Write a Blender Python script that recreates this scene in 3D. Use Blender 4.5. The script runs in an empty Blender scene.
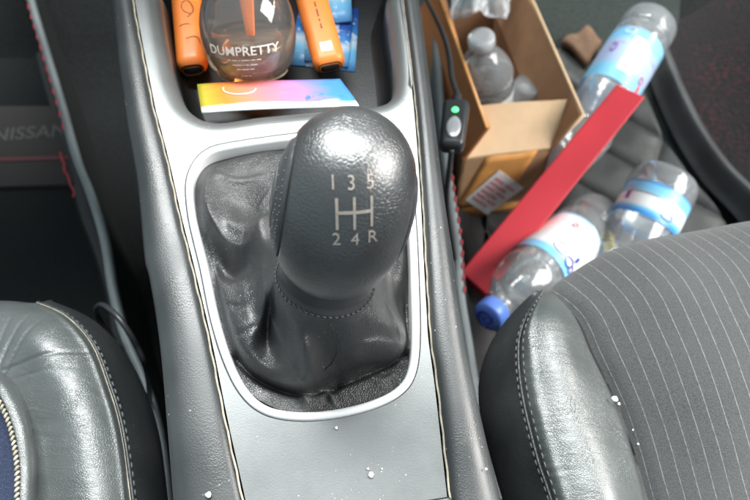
import bpy, bmesh, math, random
from mathutils import Vector, Matrix, noise
from mathutils.bvhtree import BVHTree
random.seed(7)
sc = bpy.context.scene
COL = sc.collection
R = math.radians
V = Vector

# ------------------------------------------------------------------ camera
CAM = V((0, 0, 0.66)); PITCH = R(30); F = 750.0
cp, sp = math.cos(PITCH), math.sin(PITCH)
FWD = V((0, sp, -cp)); UP = V((0, cp, sp)); RT = V((1, 0, 0))

def ray(px, py):
    return FWD + RT * ((px - 375) / F) + UP * ((250 - py) / F)
def P(px, py, z):
    """the point at height z that stands at this place of the photograph"""
    d = ray(px, py); t = (z - CAM.z) / d.z
    return CAM + d * t
ZC0, YC0, SL = 0.345, 0.165, 0.10
def zc(y): return ZC0 + SL * (y - YC0)
def Pc(px, py, h=0.0):
    """point on the console's sloping top, h above it"""
    d = ray(px, py)
    t = (ZC0 + h - SL * YC0 - CAM.z) / (d.z - SL * d.y)
    return CAM + d * t

# ------------------------------------------------------------------ mesh helpers
def wloc(o):
    l = V((0, 0, 0))
    while o: l += o.location; o = o.parent
    return l
def link(name, me, mats, parent=None, smooth=True):
    o = bpy.data.objects.new(name, me); COL.objects.link(o)
    for m in (mats if isinstance(mats, (list, tuple)) else [mats]): me.materials.append(m)
    if smooth:
        me.polygons.foreach_set('use_smooth', [True] * len(me.polygons)); me.update()
    if parent is not None: o.parent = parent
    return o
def obj(name, vs, fs, mats, parent=None, smooth=True, uvs=None, mi=None, origin=None, local=False):
    off = V((0, 0, 0))
    if not local:
        if parent is not None: off = wloc(parent)
        else: off = V(origin) if origin is not None else sum((V(v) for v in vs), V((0, 0, 0))) / max(1, len(vs))
    me = bpy.data.meshes.new(name)
    me.from_pydata([tuple(V(v) - off) for v in vs], [], fs)
    if uvs is not None:
        l = me.uv_layers.new(name='UVMap')
        for p in me.polygons:
            for li in p.loop_indices: l.data[li].uv = uvs[me.loops[li].vertex_index]
    o = link(name, me, mats, parent, smooth)
    if mi is not None: me.polygons.foreach_set('material_index', mi)
    if parent is None and not local: o.location = off
    return o
def tag(o, label=None, cat=None, group=None, kind=None):
    if label: o['label'] = label
    if cat: o['category'] = cat
    if group: o['group'] = group
    if kind: o['kind'] = kind
    return o
def thing(name, loc, label, cat, group=None):
    o = bpy.data.objects.new(name, None); COL.objects.link(o); o.location = loc
    o.empty_display_size = 0.02
    return tag(o, label, cat, group)
def catmull(pts, n, closed=False):
    pts = [V(p) for p in pts]; out = []; N = len(pts)
    segs = N if closed else N - 1
    for i in range(segs):
        if closed: a, b, c, d = (pts[(i + k) % N] for k in (-1, 0, 1, 2))
        else:
            b, c = pts[i], pts[i + 1]
            a = pts[i - 1] if i else b * 2 - c
            d = pts[i + 2] if i + 2 < N else c * 2 - b
        for k in range(n):
            t = k / n
            out.append(0.5 * ((2 * b) + (c - a) * t + (2 * a - 5 * b + 4 * c - d) * t * t + (3 * b - a - 3 * c + d) * t ** 3))
    if not closed: out.append(pts[-1].copy())
    return out
def cr1(a, b, c, d, t):
    return 0.5 * ((2 * b) + (c - a) * t + (2 * a - 5 * b + 4 * c - d) * t * t + (3 * b - a - 3 * c + d) * t ** 3)
def resample(pts, step=None, n=None):
    L = [0]
    for a, b in zip(pts, pts[1:]): L.append(L[-1] + (b - a).length)
    if n is None: n = max(2, int(L[-1] / step) + 1)
    out = []; j = 0
    for i in range(n):
        s = L[-1] * i / (n - 1)
        while j < len(L) - 2 and L[j + 1] < s: j += 1
        t = (s - L[j]) / max(1e-9, L[j + 1] - L[j]); out.append(pts[j].lerp(pts[j + 1], min(1, t)))
    return out
class Net:
    """smooth surface through a net of points: rows x cols"""
    def __init__(s, rows): s.g = [[V(p) for p in r] for r in rows]; s.R = len(rows); s.C = len(rows[0])
    def row(s, i, u):
        g = s.g[i]; j = min(int(u), s.C - 2) if u < s.C - 1 else s.C - 2; t = u - j
        b, c = g[j], g[j + 1]; a = g[j - 1] if j > 0 else b * 2 - c; d = g[j + 2] if j + 2 < s.C else c * 2 - b
        return cr1(a, b, c, d, t)
    def at(s, v, u):
        i = min(int(v), s.R - 2) if v < s.R - 1 else s.R - 2; t = v - i
        b, c = s.row(i, u), s.row(i + 1, u)
        a = s.row(i - 1, u) if i > 0 else b * 2 - c
        d = s.row(i + 2, u) if i + 2 < s.R else c * 2 - b
        return cr1(a, b, c, d, t)
    def normal(s, v, u, e=0.02):
        v0, v1 = max(0, v - e), min(s.R - 1, v + e); u0, u1 = max(0, u - e), min(s.C - 1, u + e)
        n = (s.at(v, u1) - s.at(v, u0)).cross(s.at(v1, u) - s.at(v0, u)).normalized()
        return n if n.z > 0 else -n
    def mesh(s, u0, u1, v0, v1, nu, nv, fn=None):
        vs, uv = [], []
        for i in range(nv + 1):
            v = v0 + (v1 - v0) * i / nv
            for j in range(nu + 1):
                u = u0 + (u1 - u0) * j / nu
                p = s.at(v, u)
                if fn: p = p + s.normal(v, u) * fn(v, u, p)
                vs.append(p); uv.append((u, v))
        fs = [(i * (nu + 1) + j, i * (nu + 1) + j + 1, (i + 1) * (nu + 1) + j + 1, (i + 1) * (nu + 1) + j) for i in range(nv) for j in range(nu)]
        return vs, fs, uv
def frames(pts, closed=False):
    N = len(pts); T = []
    for i in range(N):
        if closed: t = pts[(i + 1) % N] - pts[i - 1]
        else: t = pts[min(i + 1, N - 1)] - pts[max(i - 1, 0)]
        T.append(t.normalized())
    n = T[0].orthogonal().normalized(); out = []
    for t in T:
        n = (n - t * n.dot(t)); n = n.normalized() if n.length > 1e-6 else t.orthogonal().normalized()
        out.append((n, t.cross(n)))
    return out
def tube(pts, r, seg=10, closed=False, caps=True):
    pts = [V(p) for p in pts]; fr = frames(pts, closed); vs, fs = [], []; N = len(pts)
    for i, p in enumerate(pts):
        rr = r[i] if isinstance(r, (list, tuple)) else r
        for k in range(seg):
            a = 2 * math.pi * k / seg
            vs.append(p + fr[i][0] * (math.cos(a) * rr) + fr[i][1] * (math.sin(a) * rr))
    for i in range(N if closed else N - 1):
        for k in range(seg):
            a, b = i * seg + k, i * seg + (k + 1) % seg
            c, d = ((i + 1) % N) * seg + (k + 1) % seg, ((i + 1) % N) * seg + k
            fs.append((a, b, c, d))
    if caps and not closed:
        fs.append(tuple(range(seg))[::-1]); fs.append(tuple((N - 1) * seg + k for k in range(seg)))
    return vs, fs
def merge(*parts):
    vs, fs = [], []
    for v, f in parts:
        o = len(vs); vs += list(v); fs += [tuple(i + o for i in q) for q in f]
    return vs, fs
def dashes(curve, normal, ln=0.003, gap=0.0015, r=0.0005, slant=0.0, lift=0.0):
    """thread stitches along a polyline"""
    pts = resample(curve, 0.0006); out = []; L = [0]
    for a, b in zip(pts, pts[1:]): L.append(L[-1] + (b - a).length)
    def at(s):
        lo = 0
        i = min(len(pts) - 2, max(0, int(s / L[-1] * (len(pts) - 1)))); return pts[i].lerp(pts[i + 1], (s - L[i]) / max(1e-9, L[i + 1] - L[i]))
    s = 0
    while s + ln < L[-1]:
        a, m, b = at(s), at(s + ln / 2), at(s + ln)
        n = normal(m) if callable(normal) else normal
        sd = (b - a).cross(n).normalized() * slant
        q = [a - sd + n * (lift - r), a.lerp(m, .4) - sd * .6 + n * (lift + r * .5), m + n * (lift + r * .8), b.lerp(m, .4) + sd * .6 + n * (lift + r * .5), b + sd + n * (lift - r)]
        out.append(tube(q, [r * .6, r, r, r, r * .6], 6)); s += ln + gap
    return merge(*out)
def lathe(prof, seg=48, cx=1.0, cy=1.0, power=2.0):
    vs, fs = [], []
    for (r, z) in prof:
        for k in range(seg):
            a = 2 * math.pi * k / seg; c, s_ = math.cos(a), math.sin(a)
            if power != 2:
                m = (abs(c) ** power + abs(s_) ** power) ** (-1 / power); c *= m; s_ *= m
            vs.append(V((c * r * cx, s_ * r * cy, z)))
    for i in range(len(prof) - 1):
        for k in range(seg):
            fs.append((i * seg + k, i * seg + (k + 1) % seg, (i + 1) * seg + (k + 1) % seg, (i + 1) * seg + k))
    if prof[0][0] > 1e-6: fs.append(tuple(range(seg))[::-1])
    if prof[-1][0] > 1e-6: fs.append(tuple((len(prof) - 1) * seg + k for k in range(seg)))
    return vs, fs
def bevel_box(sx, sy, sz, b=0.001, seg=2, sub=0):
    bm = bmesh.new(); bmesh.ops.create_cube(bm, size=1)
    for v in bm.verts: v.co = V((v.co.x * sx, v.co.y * sy, v.co.z * sz))
    bmesh.ops.bevel(bm, geom=bm.edges[:], offset=b, segments=seg, affect='EDGES', profile=0.5)
    vs = [v.co.copy() for v in bm.verts]; fs = [tuple(v.index for v in f.verts) for f in bm.faces]; bm.free(); return vs, fs
def slab(q, th, n=None, bend=None, nu=1, nv=1):
    """a sheet with thickness through four corners"""
    q = [V(p) for p in q]
    if n is None: n = (q[1] - q[0]).cross(q[3] - q[0]).normalized()
    top, bot = [], []
    for i in range(nv + 1):
        for j in range(nu + 1):
            u, v = j / nu, i / nv
            p = q[0].lerp(q[1], u).lerp(q[3].lerp(q[2], u), v)
            if bend: p = p + n * bend(u, v)
            top.append(p); bot.append(p - n * th)
    N = len(top); W = nu + 1; vs = top + bot; fs = []
    for i in range(nv):
        for j in range(nu):
            a = i * W + j; fs.append((a, a + 1, a + W + 1, a + W)); fs.append((N + a + W, N + a + W + 1, N + a + 1, N + a))
    per = [j for j in range(W)] + [i * W + nu for i in range(1, nv + 1)] + [nv * W + j for j in range(nu - 1, -1, -1)] + [i * W for i in range(nv - 1, 0, -1)]
    for a, b in zip(per, per[1:] + per[:1]): fs.append((a, N + a, N + b, b))
    uv = [(j / nu, i / nv) for i in range(nv + 1) for j in range(nu + 1)] * 2
    return vs, fs, uv
def text2d(s, size=1.0, extrude=0.0, bold=0.0):
    c = bpy.data.curves.new('writing', 'FONT'); c.body = s; c.size = size; c.extrude = extrude; c.offset = bold
    c.align_x = 'CENTER'; c.align_y = 'CENTER'; c.resolution_u = 4
    o = bpy.data.objects.new('writing', c); COL.objects.link(o)
    dg = bpy.context.evaluated_depsgraph_get(); dg.update()
    me = bpy.data.meshes.new_from_object(o.evaluated_get(dg))
    bm = bmesh.new(); bm.from_mesh(me); bmesh.ops.triangulate(bm, faces=bm.faces[:])
    vs = [v.co.copy() for v in bm.verts]; fs = [tuple(v.index for v in f.verts) for f in bm.faces]; bm.free()
    bpy.data.objects.remove(o); bpy.data.curves.remove(c); bpy.data.meshes.remove(me)
    return vs, fs
def subd(vs, fs, maxlen):
    bm = bmesh.new(); bv = [bm.verts.new(v) for v in vs]
    for f in fs:
        try: bm.faces.new([bv[i] for i in f])
        except ValueError: pass
    for _ in range(4):
        e = [x for x in bm.edges if x.calc_length() > maxlen]
        if not e: break
        bmesh.ops.subdivide_edges(bm, edges=e, cuts=1); bmesh.ops.triangulate(bm, faces=[f for f in bm.faces if len(f.verts) > 3])
    bm.verts.index_update()
    r = [v.co.copy() for v in bm.verts], [tuple(v.index for v in f.verts) for f in bm.faces]; bm.free(); return r
def xf(part, M):
    return [M @ V(v) for v in part[0]], part[1]
def basis(x, y, z, o):
    m = Matrix((x, y, z)).transposed().to_4x4(); m.translation = o; return m

# ------------------------------------------------------------------ materials
def newmat(name):
    m = bpy.data.materials.new(name); m.use_nodes = True; nt = m.node_tree
    b = nt.nodes['Principled BSDF']; return m, nt, b
def N_(nt, t, **kw):
    n = nt.nodes.new(t)
    for k, v in kw.items():
        if k in n.inputs: n.inputs[k].default_value = v
        else: setattr(n, k, v)
    return n
def L_(nt, a, b): nt.links.new(a, b)
def ramp(nt, src, stops):
    r = nt.nodes.new('ShaderNodeValToRGB'); el = r.color_ramp.elements
    while len(el) < len(stops): el.new(0.5)
    for e, (p, c) in zip(el, stops):
        e.position = p; e.color = (c, c, c, 1) if isinstance(c, (int, float)) else (*c, 1)
    L_(nt, src, r.inputs[0]); return r
def mixc(nt, fac, a, b, mode='MIX'):
    m = nt.nodes.new('ShaderNodeMix'); m.data_type = 'RGBA'; m.blend_type = mode
    if hasattr(fac, 'links') or not isinstance(fac, (int, float)): L_(nt, fac, m.inputs[0])
    else: m.inputs[0].default_value = fac
    for s, i in ((a, 6), (b, 7)):
        if isinstance(s, tuple): m.inputs[i].default_value = (*s, 1)
        else: L_(nt, s, m.inputs[i])
    return m.outputs[2]
def simple(name, col, rough=0.5, spec=0.5, metal=0.0, coat=0.0, noise_amt=0.0, nscale=60, bump=0.0, bscale=300):
    m, nt, b = newmat(name)
    b.inputs['Base Color'].default_value = (*col, 1); b.inputs['Roughness'].default_value = rough
    b.inputs['Specular IOR Level'].default_value = spec; b.inputs['Metallic'].default_value = metal
    b.inputs['Coat Weight'].default_value = coat
    tc = N_(nt, 'ShaderNodeTexCoord')
    if noise_amt:
        n = N_(nt, 'ShaderNodeTexNoise', Scale=nscale, Detail=5.0); L_(nt, tc.outputs['Object'], n.inputs['Vector'])
        r = ramp(nt, n.outputs['Fac'], [(0.3, 1 - noise_amt), (0.7, 1.0)])
        L_(nt, mixc(nt, 1.0, col, r.outputs[0], 'MULTIPLY'), b.inputs['Base Color'])
        r2 = ramp(nt, n.outputs['Fac'], [(0.3, max(0, rough - .08)), (0.7, min(1, rough + .08))]); L_(nt, r2.outputs[0], b.inputs['Roughness'])
    if bump:
        n2 = N_(nt, 'ShaderNodeTexNoise', Scale=bscale, Detail=4.0); L_(nt, tc.outputs['Object'], n2.inputs['Vector'])
        bp = N_(nt, 'ShaderNodeBump', Strength=0.6, Distance=bump); L_(nt, n2.outputs['Fac'], bp.inputs['Height']); L_(nt, bp.outputs[0], b.inputs['Normal'])
    return m
def leather(name, col, rough=0.42, grain=600, depth=0.00022, wrinkle=0.0, wscale=40, dust=0.0, spec=0.5, fine=True, tint=None):
    m, nt, b = newmat(name); tc = N_(nt, 'ShaderNodeTexCoord'); O = tc.outputs['Object']
    w = N_(nt, 'ShaderNodeTexNoise', Scale=grain * .35, Detail=2.0); L_(nt, O, w.inputs['Vector'])
    add = N_(nt, 'ShaderNodeVectorMath', operation='MULTIPLY_ADD'); L_(nt, w.outputs['Color'], add.inputs[0])
    add.inputs[1].default_value = (1.2 / grain,) * 3; L_(nt, O, add.inputs[2])
    vo = N_(nt, 'ShaderNodeTexVoronoi', Scale=grain, feature='DISTANCE_TO_EDGE'); L_(nt, add.outputs[0], vo.inputs['Vector'])
    r = ramp(nt, vo.outputs['Distance'], [(0.0, 0.0), (0.22, 0.85), (0.5, 1.0)])
    n = N_(nt, 'ShaderNodeTexNoise', Scale=grain * 1.6, Detail=3.0); L_(nt, O, n.inputs['Vector'])
    ad = N_(nt, 'ShaderNodeMath', operation='MULTIPLY_ADD'); L_(nt, n.outputs['Fac'], ad.inputs[0]); ad.inputs[1].default_value = 0.35; L_(nt, r.outputs[0], ad.inputs[2])
    bp = N_(nt, 'ShaderNodeBump', Strength=1.0, Distance=depth); L_(nt, ad.outputs[0], bp.inputs['Height'])
    vr = N_(nt, 'ShaderNodeTexNoise', Scale=70.0, Detail=3.0); L_(nt, O, vr.inputs['Vector']); L_(nt, ramp(nt, vr.outputs['Fac'], [(0.35, 0.35), (0.65, 1.0)]).outputs[0], bp.inputs['Strength'])
    nrm = bp.outputs[0]
    if wrinkle:
        mp = N_(nt, 'ShaderNodeMapping'); mp.inputs['Scale'].default_value = (1, 2.6, 1); L_(nt, O, mp.inputs['Vector'])
        wn = N_(nt, 'ShaderNodeTexNoise', Scale=wscale, Detail=4.0, Distortion=1.2); L_(nt, mp.outputs[0], wn.inputs['Vector'])
        b2 = N_(nt, 'ShaderNodeBump', Strength=1.0, Distance=wrinkle); L_(nt, wn.outputs['Fac'], b2.inputs['Height']); L_(nt, nrm, b2.inputs['Normal']); nrm = b2.outputs[0]
    L_(nt, nrm, b.inputs['Normal'])
    big = N_(nt, 'ShaderNodeTexNoise', Scale=28.0, Detail=5.0); L_(nt, O, big.inputs['Vector'])
    c2 = tint or tuple(min(1, c * 1.35 + .004) for c in col)
    c = mixc(nt, ramp(nt, big.outputs['Fac'], [(0.35, 0.0), (0.7, 1.0)]).outputs[0], col, c2)
    if dust:
        d = N_(nt, 'ShaderNodeTexVoronoi', Scale=260.0); L_(nt, O, d.inputs['Vector'])
        d2 = N_(nt, 'ShaderNodeTexNoise', Scale=45.0, Detail=2.0); L_(nt, O, d2.inputs['Vector'])
        f1 = ramp(nt, d.outputs['Distance'], [(0.0, 1.0), (0.07, 1.0), (0.12, 0.0)]).outputs[0]
        f2 = ramp(nt, d2.outputs['Fac'], [(0.52, 0.0), (0.62, dust)]).outputs[0]
        mm = N_(nt, 'ShaderNodeMath', operation='MULTIPLY'); L_(nt, f1, mm.inputs[0]); L_(nt, f2, mm.inputs[1])
        c = mixc(nt, mm.outputs[0], c, (0.42, 0.42, 0.40))
    L_(nt, c, b.inputs['Base Color'])
    rr = ramp(nt, big.outputs['Fac'], [(0.3, rough - .05), (0.7, rough + .07)]); L_(nt, rr.outputs[0], b.inputs['Roughness'])
    b.inputs['Specular IOR Level'].default_value = spec
    return m
def satin(name, col, rough, metal=0.0, coat=0.0, dust=True, grain=0.00003):
    m, nt, b = newmat(name); tc = N_(nt, 'ShaderNodeTexCoord'); O = tc.outputs['Object']
    n = N_(nt, 'ShaderNodeTexNoise', Scale=22.0, Detail=6.0); L_(nt, O, n.inputs['Vector'])
    c = mixc(nt, ramp(nt, n.outputs['Fac'], [(0.35, 0.0), (0.68, 1.0)]).outputs[0], tuple(x * .9 for x in col), tuple(min(1, x * 1.06) for x in col))
    if dust:
        for sc_, lo, hi, cut in ((190.0, .035, .06, .5), (420.0, .05, .09, .56)):
            d = N_(nt, 'ShaderNodeTexVoronoi', Scale=sc_); L_(nt, O, d.inputs['Vector'])
            d2 = N_(nt, 'ShaderNodeTexNoise', Scale=35.0, Detail=2.0); L_(nt, O, d2.inputs['Vector'])
            mm = N_(nt, 'ShaderNodeMath', operation='MULTIPLY')
            L_(nt, ramp(nt, d.outputs['Distance'], [(0.0, 1.0), (lo, 1.0), (hi, 0.0)]).outputs[0], mm.inputs[0])
            L_(nt, ramp(nt, d2.outputs['Fac'], [(cut, 0.0), (cut + .08, 0.8)]).outputs[0], mm.inputs[1])
            c = mixc(nt, mm.outputs[0], c, (0.8, 0.8, 0.78))
    L_(nt, c, b.inputs['Base Color'])
    sm = N_(nt, 'ShaderNodeTexNoise', Scale=14.0, Detail=7.0, Roughness=0.65); L_(nt, O, sm.inputs['Vector'])
    L_(nt, ramp(nt, sm.outputs['Fac'], [(0.3, rough - .07), (0.7, rough + .1)]).outputs[0], b.inputs['Roughness'])
    g = N_(nt, 'ShaderNodeTexNoise', Scale=1500.0, Detail=2.0); L_(nt, O, g.inputs['Vector'])
    bp = N_(nt, 'ShaderNodeBump', Strength=1.0, Distance=grain); L_(nt, g.outputs['Fac'], bp.inputs['Height']); L_(nt, bp.outputs[0], b.inputs['Normal'])
    b.inputs['Metallic'].default_value = metal; b.inputs['Coat Weight'].default_value = coat; b.inputs['Coat Roughness'].default_value = 0.3
    return m
def clear(name, tint=(0.93, 0.96, 0.97), haze=0.10, rough=0.08, bump=0.0005, bscale=70):
    """thin clear plastic: a film that lets light through and shines at the edges"""
    m, nt, b = newmat(name); out = nt.nodes['Material Output']
    tr = N_(nt, 'ShaderNodeBsdfTransparent'); tr.inputs[0].default_value = (*tint, 1)
    gl = N_(nt, 'ShaderNodeBsdfGlossy', Roughness=rough); df = N_(nt, 'ShaderNodeBsdfDiffuse'); df.inputs[0].default_value = (0.86, 0.88, 0.9, 1)
    tc = N_(nt, 'ShaderNodeTexCoord'); n = N_(nt, 'ShaderNodeTexNoise', Scale=bscale, Detail=3.0, Distortion=0.8); L_(nt, tc.outputs['Object'], n.inputs['Vector'])
    bp = N_(nt, 'ShaderNodeBump', Strength=1.0, Distance=bump); L_(nt, n.outputs['Fac'], bp.inputs['Height'])
    L_(nt, bp.outputs[0], gl.inputs['Normal'])
    fr = N_(nt, 'ShaderNodeLayerWeight', Blend=0.28); L_(nt, bp.outputs[0], fr.inputs['Normal'])
    m1 = N_(nt, 'ShaderNodeMixShader'); m1.inputs[0].default_value = haze; L_(nt, tr.outputs[0], m1.inputs[1]); L_(nt, df.outputs[0], m1.inputs[2])
    m2 = N_(nt, 'ShaderNodeMixShader'); L_(nt, ramp(nt, fr.outputs['Fresnel'], [(0.0, 0.04), (1.0, 0.9)]).outputs[0], m2.inputs[0]); L_(nt, m1.outputs[0], m2.inputs[1]); L_(nt, gl.outputs[0], m2.inputs[2])
    L_(nt, m2.outputs[0], out.inputs['Surface']); nt.nodes.remove(b); return m

M = {}
M['knob'] = leather('knob_leather', (0.012, 0.0125, 0.013), 0.38, 620, 0.00013, spec=1.0)
M['knob'].node_tree.nodes['Principled BSDF'].inputs['Coat Weight'].default_value = 0.6
M['knob'].node_tree.nodes['Principled BSDF'].inputs['Coat Roughness'].default_value = 0.38
M['knobside'] = leather('knob_side_leather', (0.028, 0.030, 0.032), 0.40, 1100, 0.00008)
M['boot'] = leather('boot_leather', (0.014, 0.015, 0.016), 0.46, 1000, 0.00020, wrinkle=0.0003, wscale=45, dust=0.5, spec=0.8, tint=(0.024, 0.0235, 0.023))
M['collar'] = leather('collar_leather', (0.02, 0.021, 0.022), 0.42, 1100, 0.00007)
M['bolster'] = leather('console_leather', (0.018, 0.020, 0.0205), 0.40, 800, 0.00004, dust=0.5, spec=0.6)
M['seat'] = leather('seat_leather', (0.040, 0.046, 0.045), 0.40, 1000, 0.00010, wrinkle=0.0003, wscale=60, spec=0.9)
M['seatside'] = leather('seat_side_leather', (0.022, 0.025, 0.026), 0.42, 1000, 0.00010, dust=0.3)
M['trim'] = satin('satin_trim', (0.18, 0.187, 0.187), 0.36, 0.62)
M['bezel'] = satin('bezel_silver', (0.66, 0.67, 0.67), 0.38, 0.3, dust=False)
M['traymat'] = simple('tray_plastic', (0.010, 0.012, 0.013), 0.42, 0.35, noise_amt=.3, nscale=40, bump=0.0002, bscale=900)
M['black'] = simple('black_plastic', (0.012, 0.013, 0.014), 0.45, noise_amt=.3, bump=0.0002, bscale=500)
M['cream'] = simple('cream_thread', (0.36, 0.32, 0.25), 0.7, noise_amt=.5, nscale=200)
M['grey_thread'] = simple('grey_thread', (0.085, 0.09, 0.09), 0.6)
M['dark_thread'] = simple('dark_thread', (0.03, 0.03, 0.03), 0.6)
M['red_thread'] = simple('red_thread', (0.42, 0.03, 0.05), 0.6, noise_amt=.3, nscale=300)
M['inlay'] = simple('bronze_inlay', (0.55, 0.46, 0.40), 0.30, metal=0.7, noise_amt=.25, nscale=400)
M['carpet'] = simple('black_carpet', (0.026, 0.029, 0.029), 0.95, 0.1, noise_amt=.6, nscale=500, bump=0.002, bscale=900)
M['carpet_grey'] = simple('grey_carpet', (0.055, 0.066, 0.062), 0.95, 0.1, noise_amt=.5, nscale=500, bump=0.002, bscale=900)
M['binding'] = leather('mat_binding', (0.14, 0.16, 0.165), 0.4, 1200, 0.00006)
M['matwall'] = leather('mat_vinyl', (0.022, 0.020, 0.021), 0.6, 900, 0.0001)
M['heel'] = simple('heel_pad', (0.026, 0.021, 0.019), 0.7, noise_amt=.35, nscale=300, bump=0.0004, bscale=1200)
M['badge'] = simple('woven_letters', (0.085, 0.08, 0.075), 0.7)
M['card'] = simple('cardboard', (0.50, 0.31, 0.17), 0.8, 0.2, noise_amt=.15, nscale=60, bump=0.0003, bscale=120)
M['card_pale_lit'] = simple('cardboard_pale_lit', (0.74, 0.53, 0.33), 0.75, 0.2, noise_amt=.10, nscale=50, bump=0.0003, bscale=120)  # lighter cardboard copy: light on the upturned front flap put into its colour
M['card_in'] = simple('cardboard_inside', (0.52, 0.29, 0.16), 0.85, 0.2, noise_amt=.2, nscale=50, bump=0.0003, bscale=120)
M['orange_tape'] = simple('orange_tape', (0.84, 0.40, 0.12), 0.35, coat=0.2, noise_amt=.25, nscale=45)
M['orange'] = simple('orange_shell', (0.78, 0.21, 0.035), 0.45, noise_amt=.10, nscale=90)
M['red'] = simple('red_card', (0.66, 0.035, 0.055), 0.5, 0.6, noise_amt=.16, nscale=14, bump=0.0001, bscale=900)
M['white'] = simple('white_paper', (0.85, 0.85, 0.84), 0.6)
M['pinkprint'] = simple('pink_print', (0.80, 0.30, 0.32), 0.6)
M['redprint'] = simple('red_print', (0.70, 0.12, 0.12), 0.6)
M['purple'] = simple('purple_print', (0.28, 0.05, 0.35), 0.5)
M['navy'] = simple('navy_print', (0.03, 0.05, 0.35), 0.5)
M['darkprint'] = simple('dark_print', (0.08, 0.03, 0.02), 0.5)
M['bluecap'] = simple('blue_cap', (0.12, 0.24, 0.72), 0.35)
M['clear'] = clear('clear_plastic', (0.94, 0.97, 0.98), 0.17, 0.10)
M['clearcap'] = clear('frosted_cap', (0.9, 0.93, 0.94), 0.45, 0.15)
M['film'] = clear('crinkled_film', (0.92, 0.93, 0.95), 0.30, 0.12, 0.004, 110)
M['led'] = simple('green_lamp', (0.1, 0.9, 0.25), 0.3)
M['led'].node_tree.nodes['Principled BSDF'].inputs['Emission Color'].default_value = (0.1, 1, 0.25, 1)
M['led'].node_tree.nodes['Principled BSDF'].inputs['Emission Strength'].default_value = 1.2
M['silver'] = simple('silver_button', (0.62, 0.64, 0.66), 0.3, metal=0.6)
M['cable'] = simple('cable_sheath', (0.03, 0.032, 0.034), 0.35)
M['crumb'] = simple('crumb', (0.62, 0.61, 0.56), 0.8)
M['yellow'] = simple('yellow_wrapper', (0.80, 0.68, 0.12), 0.5)
M['mesh'] = simple('navy_knit', (0.03, 0.04, 0.075), 0.9, 0.2, noise_amt=.5, nscale=900, bump=0.0012, bscale=1400)

def stripe_fabric():
    m, nt, b = newmat('pinstripe_fabric'); tc = N_(nt, 'ShaderNodeTexCoord'); O = tc.outputs['Object']
    sx = N_(nt, 'ShaderNodeSeparateXYZ'); L_(nt, tc.outputs['UV'], sx.inputs[0])
    wob = N_(nt, 'ShaderNodeTexNoise', Scale=18.0, Detail=2.0); L_(nt, O, wob.inputs['Vector'])
    u = N_(nt, 'ShaderNodeMath', operation='MULTIPLY_ADD'); L_(nt, wob.outputs['Fac'], u.inputs[0]); u.inputs[1].default_value = 0.03; L_(nt, sx.outputs[0], u.inputs[2])
    k = N_(nt, 'ShaderNodeMath', operation='MULTIPLY'); L_(nt, u.outputs[0], k.inputs[0]); k.inputs[1].default_value = 5.6
    fr = N_(nt, 'ShaderNodeMath', operation='FRACT'); L_(nt, k.outputs[0], fr.inputs[0])
    line = ramp(nt, fr.outputs[0], [(0.0, 0.0), (0.46, 0.0), (0.49, 1.0), (0.51, 1.0), (0.54, 0.0)])
    brk = N_(nt, 'ShaderNodeTexNoise', Scale=420.0, Detail=3.0); L_(nt, O, brk.inputs['Vector'])
    bl = ramp(nt, brk.outputs['Fac'], [(0.38, 0.35), (0.55, 1.0)])
    f = N_(nt, 'ShaderNodeMath', operation='MULTIPLY'); L_(nt, line.outputs[0], f.inputs[0]); L_(nt, bl.outputs[0], f.inputs[1])
    wv = N_(nt, 'ShaderNodeTexNoise', Scale=1500.0, Detail=4.0, Roughness=0.7); L_(nt, O, wv.inputs['Vector'])
    base = mixc(nt, ramp(nt, wv.outputs['Fac'], [(0.38, 0.0), (0.62, 1.0)]).outputs[0], (0.018, 0.019, 0.020), (0.050, 0.053, 0.053))
    big = N_(nt, 'ShaderNodeTexNoise', Scale=25.0, Detail=4.0); L_(nt, O, big.inputs['Vector'])
    base = mixc(nt, ramp(nt, big.outputs['Fac'], [(0.3, 0.0), (0.75, 0.35)]).outputs[0], base, (0.055, 0.06, 0.06))
    L_(nt, mixc(nt, f.outputs[0], base, (0.17, 0.17, 0.175)), b.inputs['Base Color'])
    h = N_(nt, 'ShaderNodeMath', operation='MULTIPLY_ADD'); L_(nt, line.outputs[0], h.inputs[0]); h.inputs[1].default_value = -0.5; L_(nt, wv.outputs['Fac'], h.inputs[2])
    bp = N_(nt, 'ShaderNodeBump', Strength=1.0, Distance=0.0006); L_(nt, h.outputs[0], bp.inputs['Height']); L_(nt, bp.outputs[0], b.inputs['Normal'])
    b.inputs['Roughness'].default_value = 0.75; b.inputs['Sheen Weight'].default_value = 0.25; b.inputs['Specular IOR Level'].default_value = 0.3
    return m
M['stripe'] = stripe_fabric()

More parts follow.
